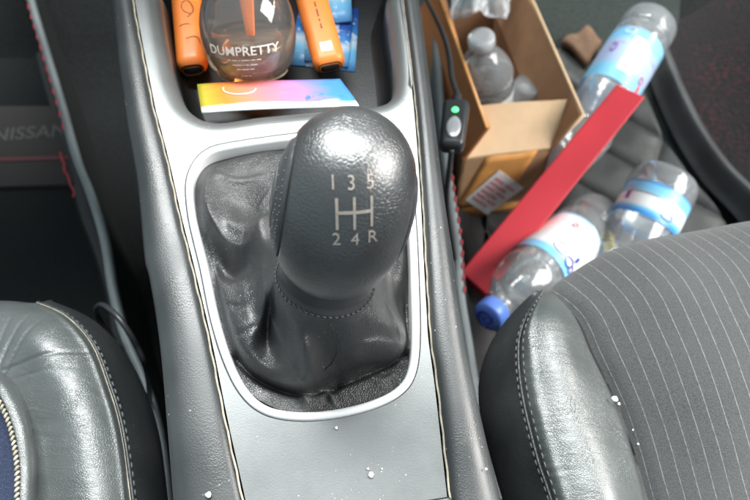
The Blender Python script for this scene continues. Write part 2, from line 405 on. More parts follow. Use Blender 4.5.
def quilt(name, col, line, scale=11.0, rot=45, depth=0.004):
    m, nt, b = newmat(name); tc = N_(nt, 'ShaderNodeTexCoord'); O = tc.outputs['Object']
    mp = N_(nt, 'ShaderNodeMapping'); mp.inputs['Rotation'].default_value = (0, 0, R(rot)); mp.inputs['Scale'].default_value = (scale,) * 3; L_(nt, O, mp.inputs['Vector'])
    s = N_(nt, 'ShaderNodeSeparateXYZ'); L_(nt, mp.outputs[0], s.inputs[0]); hs = []
    for i in (0, 1):
        f = N_(nt, 'ShaderNodeMath', operation='FRACT'); L_(nt, s.outputs[i], f.inputs[0])
        a = N_(nt, 'ShaderNodeMath', operation='SUBTRACT'); L_(nt, f.outputs[0], a.inputs[0]); a.inputs[1].default_value = 0.5
        c = N_(nt, 'ShaderNodeMath', operation='ABSOLUTE'); L_(nt, a.outputs[0], c.inputs[0]); hs.append(c)
    mx = N_(nt, 'ShaderNodeMath', operation='MAXIMUM'); L_(nt, hs[0].outputs[0], mx.inputs[0]); L_(nt, hs[1].outputs[0], mx.inputs[1])
    h = ramp(nt, mx.outputs[0], [(0.0, 1.0), (0.36, 0.85), (0.47, 0.3), (0.5, 0.0)])
    ln = ramp(nt, mx.outputs[0], [(0.46, 0.0), (0.485, 1.0)])
    n = N_(nt, 'ShaderNodeTexNoise', Scale=700.0, Detail=3.0); L_(nt, O, n.inputs['Vector'])
    base = mixc(nt, ramp(nt, n.outputs['Fac'], [(0.35, 0.0), (0.65, 1.0)]).outputs[0], tuple(c * .6 for c in col), tuple(c * 1.3 for c in col))
    L_(nt, mixc(nt, ln.outputs[0], base, line), b.inputs['Base Color'])
    bp = N_(nt, 'ShaderNodeBump', Strength=1.0, Distance=depth); L_(nt, h.outputs[0], bp.inputs['Height']); L_(nt, bp.outputs[0], b.inputs['Normal'])
    b.inputs['Roughness'].default_value = 0.55; return m
M['quilt'] = leather('quilted_mat', (0.030, 0.033, 0.032), 0.5, 500, 0.0002, dust=0.4)
def fleck():
    m, nt, b = newmat('red_fleck_carpet'); tc = N_(nt, 'ShaderNodeTexCoord')
    n = N_(nt, 'ShaderNodeTexNoise', Scale=240.0, Detail=4.0); L_(nt, tc.outputs['Object'], n.inputs['Vector'])
    n2 = N_(nt, 'ShaderNodeTexNoise', Scale=14.0, Detail=2.0); L_(nt, tc.outputs['Object'], n2.inputs['Vector'])
    c = mixc(nt, ramp(nt, n.outputs['Fac'], [(0.5, 0.0), (0.62, 1.0)]).outputs[0], (0.012, 0.012, 0.013), (0.042, 0.015, 0.018))
    c = mixc(nt, ramp(nt, n2.outputs['Fac'], [(0.4, 0.0), (0.6, 0.8)]).outputs[0], c, (0.014, 0.013, 0.014)); L_(nt, c, b.inputs['Base Color'])
    bp = N_(nt, 'ShaderNodeBump', Strength=1.0, Distance=0.002); L_(nt, n.outputs['Fac'], bp.inputs['Height']); L_(nt, bp.outputs[0], b.inputs['Normal'])
    b.inputs['Roughness'].default_value = 0.85; b.inputs['Specular IOR Level'].default_value = 0.2; return m
M['quilt_red'] = fleck()

def rainbow():
    m, nt, b = newmat('leaflet_print'); tc = N_(nt, 'ShaderNodeTexCoord'); s = N_(nt, 'ShaderNodeSeparateXYZ'); L_(nt, tc.outputs['UV'], s.inputs[0])
    mp = N_(nt, 'ShaderNodeMapping'); mp.inputs['Scale'].default_value = (2.2, 3.5, 1); L_(nt, tc.outputs['UV'], mp.inputs['Vector'])
    n = N_(nt, 'ShaderNodeTexNoise', Scale=1.6, Detail=3.0, Distortion=0.7); L_(nt, mp.outputs[0], n.inputs['Vector'])
    a = N_(nt, 'ShaderNodeMath', operation='MULTIPLY_ADD'); L_(nt, n.outputs['Fac'], a.inputs[0]); a.inputs[1].default_value = 0.22; L_(nt, s.outputs[0], a.inputs[2])
    c1 = ramp(nt, a.outputs[0], [(0.08, (0.34, 0.38, 0.03)), (0.26, (0.55, 0.20, 0.03)), (0.45, (0.70, 0.20, 0.14)), (0.66, (0.62, 0.18, 0.28)), (0.82, (0.30, 0.20, 0.55)), (1.0, (0.06, 0.22, 0.55))])
    v = N_(nt, 'ShaderNodeMath', operation='MULTIPLY_ADD'); L_(nt, n.outputs['Fac'], v.inputs[0]); v.inputs[1].default_value = 0.35; L_(nt, s.outputs[1], v.inputs[2])
    wh = ramp(nt, v.outputs[0], [(0.28, 1.0), (0.38, 0.0)]); cy = ramp(nt, v.outputs[0], [(1.0, 0.0), (1.12, 1.0)])
    c = mixc(nt, wh.outputs[0], c1.outputs[0], (0.70, 0.76, 0.78)); c = mixc(nt, cy.outputs[0], c, (0.12, 0.55, 0.50))
    n2 = N_(nt, 'ShaderNodeTexNoise', Scale=9.0, Detail=2.0); mp2 = N_(nt, 'ShaderNodeMapping'); mp2.inputs['Scale'].default_value = (2, .5, 1); L_(nt, tc.outputs['UV'], mp2.inputs['Vector']); L_(nt, mp2.outputs[0], n2.inputs['Vector'])
    k = ramp(nt, n2.outputs['Fac'], [(0.60, 0.0), (0.64, 1.0)]); side = ramp(nt, s.outputs[0], [(0.60, 0.0), (0.72, 1.0)]); lo = ramp(nt, s.outputs[1], [(0.15, 0.0), (0.25, 1.0), (0.45, 1.0), (0.55, 0.0)])
    q = N_(nt, 'ShaderNodeMath', operation='MULTIPLY'); L_(nt, k.outputs[0], q.inputs[0]); L_(nt, side.outputs[0], q.inputs[1])
    q2 = N_(nt, 'ShaderNodeMath', operation='MULTIPLY'); L_(nt, q.outputs[0], q2.inputs[0]); L_(nt, lo.outputs[0], q2.inputs[1])
    c = mixc(nt, q2.outputs[0], c, (0.04, 0.16, 0.34)); L_(nt, c, b.inputs['Base Color']); b.inputs['Roughness'].default_value = 0.3
    return m
M['rainbow'] = rainbow()
def bands(name, stops, axis=1, rough=0.35, mottle=0.0, mcol=(0.9, 0.9, 0.95), mscale=6.0):
    m, nt, b = newmat(name); tc = N_(nt, 'ShaderNodeTexCoord'); s = N_(nt, 'ShaderNodeSeparateXYZ'); L_(nt, tc.outputs['UV'], s.inputs[0])
    n = N_(nt, 'ShaderNodeTexNoise', Scale=mscale, Detail=3.0); L_(nt, tc.outputs['UV'], n.inputs['Vector'])
    a = N_(nt, 'ShaderNodeMath', operation='MULTIPLY_ADD'); L_(nt, n.outputs['Fac'], a.inputs[0]); a.inputs[1].default_value = 0.12; L_(nt, s.outputs[axis], a.inputs[2])
    c = ramp(nt, a.outputs[0], stops).outputs[0]
    if mottle:
        c = mixc(nt, ramp(nt, n.outputs['Fac'], [(0.56, 0.0), (0.62, mottle)]).outputs[0], c, mcol)
    L_(nt, c, b.inputs['Base Color']); b.inputs['Roughness'].default_value = rough; return m
LB, LBD, WH = (0.22, 0.58, 0.86), (0.05, 0.28, 0.72), (0.84, 0.88, 0.90)
M['label_a'] = bands('bottle_label_blue', [(0.06, LB), (0.26, LB), (0.34, (0.42, 0.52, 0.75)), (0.74, (0.38, 0.50, 0.75)), (0.84, LB), (1.0, LB)])
M['label_b'] = bands('bottle_label_white', [(0.06, LB), (0.14, WH), (0.55, WH), (0.86, WH), (0.94, LB), (1.0, LB)])
M['label_c'] = bands('bottle_label_sky', [(0.06, LBD), (0.18, LB), (0.36, LB), (0.46, WH), (0.78, WH), (0.86, LB), (1.0, LBD)])
M['bluecard'] = bands('blue_card_print', [(0.1, (0.10, 0.32, 0.65)), (0.35, (0.20, 0.55, 0.85)), (0.5, (0.65, 0.80, 0.90)), (0.62, (0.06, 0.30, 0.75)), (0.95, (0.03, 0.10, 0.40))], mottle=0.8, mcol=(0.7, 0.8, 0.9), mscale=5.0)

# ================================================================== SETTING: floor under everything
def quadsheet(name, x0, x1, y0, y1, z, mat, nx=1, ny=1, fz=None):
    vs = [V((x0 + (x1 - x0) * i / nx, y0 + (y1 - y0) * j / ny, z)) for j in range(ny + 1) for i in range(nx + 1)]
    if fz: vs = [V((v.x, v.y, z + fz(v.x, v.y))) for v in vs]
    fs = [(j * (nx + 1) + i, j * (nx + 1) + i + 1, (j + 1) * (nx + 1) + i + 1, (j + 1) * (nx + 1) + i) for j in range(ny) for i in range(nx)]
    return obj(name, vs, fs, mat, origin=(0, 0, 0))
fl = quadsheet('floor', -1.3, 1.4, -0.9, 1.5, -0.03, M['carpet'], 60, 60,
               lambda x, y: 0.004 * math.sin(9 * x) * math.cos(7 * y) + (max(0, y - 0.62) * 0.9))
tag(fl, kind='structure')
tb = quadsheet('toe_board', 0.10, 0.36, 0.30, 1.5, -0.012, M['carpet_grey'], 30, 30, lambda x, y: 0.004 * math.sin(9 * x) * math.cos(7 * y) + max(0, y - 0.63) * 0.8)
tag(tb, kind='structure')

# ================================================================== CENTRE CONSOLE
LS = [(125, -60), (133, 0), (140, 40), (153, 107), (157, 122), (168, 165), (180, 219), (192, 267), (209, 340), (225, 420), (242, 497), (268, 620)]
LO = [(103, -60), (111, 0), (117, 60), (125, 120), (135, 180), (142, 255), (147, 275), (157, 340), (164, 420), (170, 497), (180, 620)]
RS = [(395, -60), (403, 0), (413, 80), (418, 131), (423, 202), (426, 260), (429, 310), (431, 340), (438, 391), (450, 497), (466, 620)]
RO = [(409, -60), (420, 0), (434, 107), (444, 187), (455, 260), (467, 340), (480, 404), (502, 497), (534, 620)]
console = thing('centre_console', Pc(310, 290) * 1.0, 'silver grey centre console with leather padded edges, running between the two seats', 'console')
console.location.z = 0.0
ls = resample(catmull([Pc(*p) for p in LS], 8), n=90); rs = resample(catmull([Pc(*p) for p in RS], 8), n=90)
lo = resample(catmull([Pc(*p) for p in LO], 8), n=90); ro = resample(catmull([Pc(*p) for p in RO], 8), n=90)

HOLE = [(282, 141), (228, 149), (209, 155), (198, 167), (193, 184), (195, 212), (201, 240), (208, 268), (218, 316), (231, 358), (247, 389), (267, 406), (296, 412), (332, 410), (370, 401), (396, 388), (408, 370), (412, 335), (411, 278), (409, 230), (405, 185), (398, 155), (380, 138), (335, 136)]
TRAY = [(148, -70), (153, -10), (160, 40), (171, 86), (187, 110), (214, 120), (260, 114.5), (320, 109), (368, 105), (390, 99), (399, 84), (398, 50), (391, 0), (382, -70)]
def ring_of(pts, n=12): return catmull([Pc(*p) for p in pts], n, True)
hole = resample(ring_of(HOLE) + [ring_of(HOLE)[0]], n=193)[:-1]
tray = resample(ring_of(TRAY) + [ring_of(TRAY)[0]], n=193)[:-1]
CN = V((0, -SL, 1)).normalized()
def offset(ring, d):
    """move each point towards the inside by d (negative: outwards)"""
    n = len(ring); c = sum(ring, V((0, 0, 0))) / n; out = []
    for i in range(n):
        t = (ring[(i + 2) % n] - ring[i - 2]).normalized(); s = t.cross(CN).normalized()
        if s.dot(c - ring[i]) < 0: s = -s
        out.append(ring[i] + s * d)
    return out
def loft(ring, prof):
    """prof: list of (inset, height)"""
    vs, fs = [], []; n = len(ring)
    for d, h in prof: vs += [p + V((0, 0, h)) for p in offset(ring, d)]
    for k in range(len(prof) - 1):
        for i in range(n): fs.append((k * n + i, k * n + (i + 1) % n, (k + 1) * n + (i + 1) % n, (k + 1) * n + i))
    return vs, fs
def fill(outer, holes):
    bm = bmesh.new()
    for loop in [outer] + holes:
        vv = [bm.verts.new(p) for p in loop]
        for a, b in zip(vv, vv[1:] + vv[:1]): bm.edges.new((a, b))
    bmesh.ops.triangle_fill(bm, edges=bm.edges[:], use_beauty=True, use_dissolve=False, normal=V((0, 0, 1)))
    bm.verts.index_update()
    r = [v.co.copy() for v in bm.verts], [tuple(v.index for v in f.verts) for f in bm.faces]; bm.free(); return r
# the satin top, with a broad soft lip round the tray and a groove for the bezel
INS = 0.0012
def ins(a, b, d): return [p + (q - p).normalized() * d for p, q in zip(a, b)]
lin, rin = ins(ls, rs, INS), ins(rs, ls, INS)
outer = lin + rin[::-1]
flat = fill(outer, [offset(tray, -0.007), offset(hole, -0.0043)])
lip = loft(tray, [(-0.007, 0), (-0.0045, -0.0003), (-0.002, -0.0013), (0.0005, -0.0032), (0.0024, -0.0062), (0.0034, -0.010), (0.0040, -0.016)])
edge = loft(hole, [(-0.0043, 0), (-0.0039, -0.0008), (-0.0037, -0.003)])
skirt_l = []; n = len(lin)
vs = [p for p in lin] + [p + V((0, 0, -0.004)) for p in lin]; fs = [(i, i + 1, n + i + 1, n + i) for i in range(n - 1)]
vs2 = [p for p in rin] + [p + V((0, 0, -0.004)) for p in rin]
tp = obj('trim_panel', *merge(flat, lip, edge, (vs, fs), (vs2, fs)), M['trim'], console)
bm = bmesh.new(); bm.from_mesh(tp.data); bmesh.ops.remove_doubles(bm, verts=bm.verts[:], dist=0.00005); bmesh.ops.recalc_face_normals(bm, faces=bm.faces[:])
for f in bm.faces: f.smooth = abs(f.normal.dot(CN)) < 0.99995     # the level part is truly flat, only the lips are rounded
bm.to_mesh(tp.data); bm.free()
# storage tray: walls and floor
TD = 0.034
tw = loft(tray, [(0.0034, -0.0100), (0.0040, -0.016), (0.0050, -TD + .006), (0.0075, -TD + .0015), (0.012, -TD)])
inner = [p + V((0, 0, -TD)) for p in offset(tray, 0.012)]
tf = fill(inner, [])
obj('storage_tray', *merge(tw, tf), M['traymat'], console)
# bezel ring
bz = loft(hole, [(-0.0037, -0.003), (-0.0036, -0.0001), (-0.0031, 0.0005), (-0.0023, 0.0007), (-0.0012, 0.0005), (-0.0003, 0.0003), (0.0002, -0.0010), (0.0006, -0.006), (0.0010, -0.012)])
obj('boot_bezel', *bz, M['bezel'], console)
# padded leather edges
def padded(inner_, outer_, name, bulge, drop):
    rows = []
    for a, b in zip(inner_, outer_):
        d = (b - a)
        rows.append([a + V((0, 0, -0.006)), a + V((0, 0, -0.001)), a + d * .12 + V((0, 0, bulge * .75)), a + d * .45 + V((0, 0, bulge)), a + d * .8 + V((0, 0, bulge * .25)),
                     b + V((0, 0, -drop)), b + d.normalized() * -.004 + V((0, 0, -drop - .02)), b + d.normalized() * -.006 + V((0, 0, -0.12)), b + d.normalized() * -.008 + V((0, 0, -0.37))])
    net = Net(rows)
    v_, f_, uv = net.mesh(0, 8, 0, len(rows) - 1, 48, len(rows) - 1)
    return obj(name, v_, f_, M['bolster'], console)
padded(ls, lo, 'leather_edge', 0.0030, 0.006)
padded(rs, ro, 'leather_edge', 0.0035, 0.006)
# cream piping in the groove beside the trim, two thin cords each side
for line, oth, nm in ((ls, rs, 'seam_piping'), (rs, ls, 'seam_piping')):
    pp = [p + V((0, 0, 0.0003)) + V((0.0002 * math.sin(i * 1.7), 0, 0)) for i, p in enumerate(line)]
    obj(nm, *tube(pp, 0.00052, 8), M['cream'], console)
# closing black lid edge at the rear
lidq = [Pc(380, 507, 0.004), Pc(452, 495, 0.004), Pc(470, 640, 0.004), Pc(385, 640, 0.004)]
v_, f_, _ = slab(lidq, 0.02, n=V((0, 0, 1)))
lid = obj('armrest_lid', v_, f_, M['black'], console, smooth=False)
bv = lid.modifiers.new('b', 'BEVEL'); bv.width = 0.002; bv.segments = 3

# ================================================================== GEAR LEVER
KC = V((-0.0118, 0.1515, 0.4305)); KB = V((-0.0335, 0.1235, 0.329))
AX = (KC - KB).normalized()
KX = (V((1, 0.0, 0)) - AX * AX.x).normalized(); KY = AX.cross(KX).normalized()
lever = thing('gear_lever', KB, 'black leather gear lever with numbered rounded knob and wrinkled leather boot', 'gear lever')
KM = basis(KX, KY, AX, KC)
ka, kb = 0.0365, 0.0265
prof = []
for i in range(65):
    ph = math.pi * i / 64 * 0.93
    z = ka * math.cos(ph); r = kb * math.sin(ph) ** (0.76 if z > 0 else 0.58)
    if z < 0: r *= 1 - 0.05 * (z / ka) ** 2
    prof.append((r, z))
kv, kf = lathe(prof, 128, 1.0, 1.09)
def cut(vs, fs, x, keep_pos, inflate=0):
    bm = bmesh.new(); b = [bm.verts.new(v) for v in vs]
    for f in fs:
        try: bm.faces.new([b[i] for i in f])
        except ValueError: pass
    bmesh.ops.remove_doubles(bm, verts=bm.verts[:], dist=1e-6)
    bmesh.ops.bisect_plane(bm, geom=bm.verts[:] + bm.edges[:] + bm.faces[:], plane_co=(x, 0, 0), plane_no=(1 if keep_pos else -1, 0, 0), clear_inner=True)
    bmesh.ops.recalc_face_normals(bm, faces=bm.faces[:])
    bm.verts.index_update(); r = [v.co.copy() for v in bm.verts], [tuple(v.index for v in f.verts) for f in bm.faces]; bm.free(); return r
XL, XR = -0.0212, 0.0232
def groove(vs, xs):
    out = []
    for v in vs:
        g = sum(math.exp(-((v.x - x) / 0.0006) ** 2) for x in xs)
        n = V((v.x / kb ** 2, v.y / (kb * 1.09) ** 2, v.z / ka ** 2)).normalized(); out.append(v - n * 0.0007 * g)
    return out
def finex(x0, x1):
    # densify near the seams by extra bisects
    bm = bmesh.new(); b = [bm.verts.new(v) for v in kv]
    for f in kf:
        try: bm.faces.new([b[i] for i in f])
        except ValueError: pass
    bmesh.ops.remove_doubles(bm, verts=bm.verts[:], dist=1e-6)
    for xs in (XL, XR):
        for k in range(-5, 6):
            bmesh.ops.bisect_plane(bm, geom=bm.verts[:] + bm.edges[:] + bm.faces[:], plane_co=(xs + k * 0.0003, 0, 0), plane_no=(1, 0, 0))
    bmesh.ops.bisect_plane(bm, geom=bm.verts[:] + bm.edges[:] + bm.faces[:], plane_co=(x0, 0, 0), plane_no=(1, 0, 0), clear_inner=True)
    bmesh.ops.bisect_plane(bm, geom=bm.verts[:] + bm.edges[:] + bm.faces[:], plane_co=(x1, 0, 0), plane_no=(1, 0, 0), clear_outer=True)
    bmesh.ops.recalc_face_normals(bm, faces=bm.faces[:]); bm.verts.index_update()
    r = groove([v.co.copy() for v in bm.verts], (XL, XR)), [tuple(v.index for v in f.verts) for f in bm.faces]; bm.free(); return r
body = xf(finex(XL, XR), KM)
knob = obj('knob', *body, M['knob'], lever)
knob['label'] = 'rounded pebble-grain leather knob'
lp = xf(finex(-1, XL), KM); rp = xf(finex(XR, 1), KM)
sl_ = obj('side_panel', *lp, M['knobside'], knob)
sr_ = obj('side_panel', *rp, M['knobside'], knob)
# perforation-like pale dots on the side panel and the thin seam cords
class Outward:
    """ray casts whose normals always point out of the knob"""
    def __init__(s, v, f): s.t = BVHTree.FromPolygons([tuple(p) for p in v], f)
    def ray_cast(s, o, d):
        h = s.t.ray_cast(o, d)
        if h[0] is None: return h
        n = h[1] if h[1].dot(h[0] - KC) > 0 else -h[1]
        return (h[0], n, h[2], h[3])
bvh = Outward(xf((kv, kf), KM)[0], kf)
KI = KM.inverted()
def on_knob(x, z, side=-1, lift=0.0):
    o = KM @ V((x, side * 0.08, z)); d = (KM.to_3x3() @ V((0, -side, 0))).normalized()
    hit = bvh.ray_cast(o, d)
    return (hit[0] + hit[1] * lift, hit[1]) if hit[0] else (None, None)
dots = []
for k in range(26):
    zz = -0.026 + 0.052 * k / 25
    for xx in (-0.0228, -0.0243):
        p, nrm = on_knob(xx + random.uniform(-.0003, .0003), zz + random.uniform(-.0004, .0004))
        if p is None: continue
        dots.append(tube([p - nrm * .0002, p + nrm * .00025], 0.00026, 6))
obj('perforations', *merge(*dots), M['grey_thread'], sl_)
for xx, rr, mt in ((XL, 0.0003, 'dark_thread'), (XR, 0.0002, 'dark_thread')):
    for side in (-1,):
        pl = []
        for k in range(40):
            p, nrm = on_knob(xx, -0.026 + 0.056 * k / 39, side, -0.0002)
            if p: pl.append(p)
        if len(pl) > 3: obj('knob_seam', *tube(pl, rr, 6), M[mt], knob)
pl = []
for k in range(40):
    p, nrm = on_knob(-0.0252, -0.020 + 0.040 * k / 39, -1, 0.0)
    if p: pl.append(p)
if len(pl) > 3: obj('panel_cord', *tube(pl, 0.00022, 6), M['grey_thread'], sl_)
# shift pattern inlaid in the knob
ctr = bvh.ray_cast(CAM, ray(354, 213))
c0, n0 = ctr[0], ctr[1]
px2m = (c0 - CAM).dot(FWD) / F
gx = (RT - n0 * RT.dot(n0)).normalized(); gy = n0.cross(gx).normalized()
vy = gy.dot(UP)          # foreshortening of the patch's own height
def inlay(part, dx, dy, lift=0.00018, sub=0.0012, thick=0.0004):
    v, f = subd(*part, sub) if sub < 50 else part; out = []
    for q in v:
        o = c0 + gx * ((q.x + dx) * px2m) + gy * ((q.y + dy) * px2m / vy)
        h = bvh.ray_cast(o + n0 * 0.03, -n0); out.append(h[0] + h[1] * (lift if q.z >= 0 else lift - thick))
    return out, f
def bar(x0, y0, x1, y1, w):
    d = V((x1 - x0, y1 - y0, 0)).normalized(); s = V((-d.y, d.x, 0)) * w / 2
    a, b = V((x0, y0, 0)), V((x1, y1, 0)); q = [a - s, b - s, b + s, a + s]
    n = 14; vs, fs = [], []
    for i in range(n + 1):
        m = a.lerp(b, i / n)
        for off, zz in ((-1, -1), (-1, 1), (0, 1), (1, 1), (1, -1)): vs.append(m + s * off + V((0, 0, zz)))
    for i in range(n):
        for j in range(4): fs.append((i * 5 + j, i * 5 + j + 1, i * 5 + j + 6, i * 5 + j + 5))
    return vs, fs
gate = []; rim_ = []
for args in ((-17, 14, -17, -17, 3.0), (0.5, 15, 0.5, -17, 2.8), (18, 15, 18, -15, 2.6), (-17, 0, 18, 0.8, 3.0)):
    a_ = list(args); a_[4] += 2.0; a_[1] += (1 if a_[0] == a_[2] else 0); a_[3] -= (1 if a_[0] == a_[2] else 0)
    rim_.append(inlay(bar(*a_), 0, 0, lift=0.00004 + 0.00001 * len(rim_), sub=99, thick=.0003))
    gate.append(inlay(bar(*args), 0, 0, lift=0.00012 + 0.00002 * len(gate), sub=99))
obj('gate_shade_border', *merge(*rim_), M['dark_thread'], knob, smooth=False)  # dark border laid on the knob, standing in for shade in an engraving
obj('shift_gate', *merge(*gate), M['inlay'], knob, smooth=False)
for ch, dx, dy in (('1', -20, 27), ('3', -2, 27), ('5', 17, 27), ('2', -18, -27.5), ('4', 1, -28), ('R', 19, -27)):
    t = text2d(ch, 18.5, 0.5, 0.0)
    obj('number', *inlay(t, dx, dy, sub=4), M['inlay'], knob, smooth=False)
# neck: leather collar under the knob
def axis_pt(s): return KC - AX * s
cprof = [(0.0170, -0.020), (0.0195, -0.024), (0.0195, -0.029), (0.0192, -0.034), (0.0190, -0.037), (0.0196, -0.0395), (0.0200, -0.0415), (0.0175, -0.0445), (0.012, -0.050)]
dense = catmull([V((r, z, 0)) for r, z in cprof], 5)
obj('collar', *xf(lathe([(p.x, p.y) for p in dense], 72), KM), M['collar'], lever)
rope = []
for k in range(97):
    a = 2 * math.pi * k / 96; rope.append(KM @ V((0.0200 * math.cos(a), 0.0200 * math.sin(a), -0.0402)))
cs = dashes(rope, lambda p: (p - (KC + AX * (p - KC).dot(AX))).normalized(), 0.0018, 0.0006, 0.00038, 0.0003)
obj('collar_stitching', *cs, M['dark_thread'], lever)

# boot: a skirt of leather from the collar to the bezel, folded as in the photograph
HO = [(282, 146), (228, 154), (204, 168), (197, 200), (204, 250), (218, 305), (232, 352), (252, 386), (294, 408), (313, 408), (332, 406), (370, 397), (400, 380), (408, 335), (408, 278), (404, 200), (372, 142)]
rowsB = []
n16 = len(HO)
angs = []
angs = [R(d) for d in (100, 125, 140, 150, 158, 168, 178, 188, 202, 236, 268, 300, 334, 350, 370, 400, 430)]   # the leather is twisted: its edges leave the collar further round than they meet the rim
R0 = []
for a in angs:
    R0.append(KM @ V((0.0196 * math.cos(a), 0.0196 * math.sin(a), -0.0410)))
outerR = [Pc(x, y, -0.0035 if 5 <= i <= 12 else -0.010) for i, (x, y) in enumerate(HO)]
def hgt(p): return p.z - zc(p.y)
# per column: list of (t, height) controls
prof_std = {
    'top': [(0.28, 0.022), (0.55, 0.010), (0.78, 0.000), (0.90, -0.007)],
    'left': [(0.25, 0.026), (0.50, 0.012), (0.76, 0.003), (0.90, -0.003)],
    'low': [(0.30, 0.037), (0.58, 0.028), (0.79, 0.015), (0.84, -0.001)],
    'right': [(0.30, 0.032), (0.60, 0.018), (0.82, 0.004), (0.90, -0.009)],
}
kinds = ['top', 'top', 'left', 'left', 'left', 'left', 'low', 'low', 'low', 'low', 'low', 'right', 'right', 'right', 'top', 'top']
def proj(p):
    d = p - CAM; w = d.dot(FWD); return 375 + F * d.dot(RT) / w, 250 - F * d.dot(UP) / w
# per column: (lip x, y, h), (tuck x, y, h), outer height, heights a third and two thirds of the way down
CT = [((284, 156, .000), (283, 151, -.005), -.010, .016, .005), ((236, 164, -.001), (231, 158, -.006), -.010, .012, .004),
      ((213, 178, .001), (207, 172, -.004), -.009, .014, .006), ((206, 204, .003), (200, 202, -.001), -.006, .015, .008),
      ((213, 250, .002), (207, 250, -.001), -.005, .014, .003), ((227, 303, .004), (221, 304, -.002), -.004, .018, .010),
      ((243, 352, .008), (238, 357, -.002), -.003, .022, .014), ((266, 370, .008), (262, 380, -.003), -.003, .014, .006),
      ((301, 382, .015), (300, 393, -.003), -.003, .037, .026), ((314, 377, .014), (315, 389, -.003), -.003, .044, .033),
      ((329, 369, .009), (330, 384, -.003), -.003, .037, .021), ((364, 357, .014), (367, 370, -.003), -.003, .044, .033),
      ((401, 343, .014), (403, 354, -.003), -.003, .036, .026), ((403, 312, .000), (407, 318, -.006), -.006, .012, .004),
      ((400, 270, -.001), (405, 270, -.006), -.010, .010, .003), ((396, 205, .000), (401, 202, -.006), -.010, .014, .004),
      ((368, 152, .000), (371, 146, -.006), -.010, .016, .005)]
cols = []
for k in range(n16):
    (lx, ly, lh), (tx, ty, th_), oh, h1, h2 = CT[k]; a = R0[k]; ax_, ay_ = proj(a)
    m1_ = Pc(ax_ + (lx - ax_) * .36, ay_ + (ly - ay_) * .36, h1); m2_ = Pc(ax_ + (lx - ax_) * .72, ay_ + (ly - ay_) * .72, h2)
    cols.append([a, m1_, m2_, Pc(lx, ly, lh), Pc(tx, ty, th_), Pc(302 + (HO[k][0] - 302) * (1.075 if oh > -.0095 else 1.0), 280 + (HO[k][1] - 280) * (1.06 if oh > -.0095 else 1.0), oh)])
NR = len(cols[0])
def closed_eval(row, u):
    j = int(u) % n16; t = u - int(u)
    a, b, c, d = (row[(j + k) % n16] for k in (-1, 0, 1, 2)); return cr1(a, b, c, d, t)
rowsB = [[cols[k][r] for k in range(n16)] for r in range(NR)]
# folds: (pixel polyline, amplitude m, half width m)
def plan(p): return V((p.x, p.y, 0))
strokes = []
def fold(pts, amp, w, h=0.012, sharp=2.0, taper=True): strokes.append((resample(catmull([plan(Pc(x, y, h)) for x, y in pts], 6), n=24), amp, w, sharp, taper))
def seg_d(q, pl):
    best, bt = 1e9, 0
    for i in range(len(pl) - 1):
        a, b = pl[i], pl[i + 1]; ab = b - a; t = max(0, min(1, (q - a).dot(ab) / ab.length_squared)); d = (q - a - ab * t).length_squared
        if d < best: best, bt = d, (i + t) / (len(pl) - 1)
    return math.sqrt(best), bt
# upper left: a soft roll round a hollow, turning back under the knob
fold([(203, 176), (207, 205), (222, 236), (243, 249), (262, 238), (278, 224)], 0.0055, 0.0040, 0.008, 1.6)
fold([(236, 184), (248, 206), (262, 210)], -0.0050, 0.0090, 0.008)
fold([(270, 214), (263, 242), (264, 268)], 0.0035, 0.0035)
fold([(208, 232), (224, 262), (248, 268)], -0.0075, 0.0050, 0.008)
# left flank: a padded panel, then a hollow beside the edge that runs to the front corner
fold([(220, 286), (232, 322), (250, 354)], 0.0020, 0.0050, 0.008)
fold([(256, 300), (260, 322), (276, 356)], -0.0025, 0.0040, 0.010)
fold([(264, 270), (267, 302), (280, 342), (302, 384)], 0.0040, 0.0024, 0.018, 1.1)
# the two front panels either side of the seam
fold([(328, 312), (338, 334), (336, 356), (325, 376)], -0.0040, 0.0022, 0.020, 1.4)
fold([(380, 284), (391, 316), (403, 346)], 0.0040, 0.0024, 0.014, 1.1)
fold([(396, 272), (404, 296), (409, 322)], -0.0070, 0.0050, 0.006)
fold([(386, 236), (396, 248), (404, 256)], 0.0040, 0.0045, 0.006)
# the dark tuck along the rear and the flat skirt behind it
fold([(236, 358), (262, 380), (298, 392), (332, 385), (368, 371), (406, 353)], -0.0040, 0.0020, -0.004, 2.0, False)
fold([(318, 390), (328, 394), (336, 408)], 0.0012, 0.0010, -0.006)
fold([(366, 378), (382, 382), (396, 374)], 0.0010, 0.0018, -0.006)
fold([(302, 384), (312, 370), (322, 362)], 0.0020, 0.0018, 0.012)
fold([(403, 348), (388, 344), (370, 348)], 0.0016, 0.0020, 0.012)
fold([(216, 172), (236, 180), (262, 178)], 0.0010, 0.0022, 0.002)
fold([(226, 300), (238, 306), (250, 300)], -0.0012, 0.0014, 0.010)
fold([(232, 332), (244, 334), (258, 328)], -0.0010, 0.0014, 0.010)
rw = random.Random(11)
for _ in range(18):
    x, y = rw.uniform(208, 405), rw.uniform(235, 392); a = math.atan2(y - 285, x - 325) + rw.choice((0, 0, math.pi / 2)) + rw.gauss(0, .35); l = rw.uniform(5, 16)
    fold([(x - l * math.cos(a), y - l * math.sin(a)), (x + rw.gauss(0, 1.5), y + rw.gauss(0, 1.5)), (x + l * math.cos(a), y + l * math.sin(a))], rw.choice((-1, 1)) * rw.uniform(.00015, .00040), rw.uniform(.0009, .0018), 0.012)
NA, NRR = 400, 150
boxes = [(min(p.x for p in s[0]) - 3 * s[2], min(p.y for p in s[0]) - 3 * s[2], max(p.x for p in s[0]) + 3 * s[2], max(p.y for p in s[0]) + 3 * s[2]) for s in strokes]
bvs, bfs = [], []
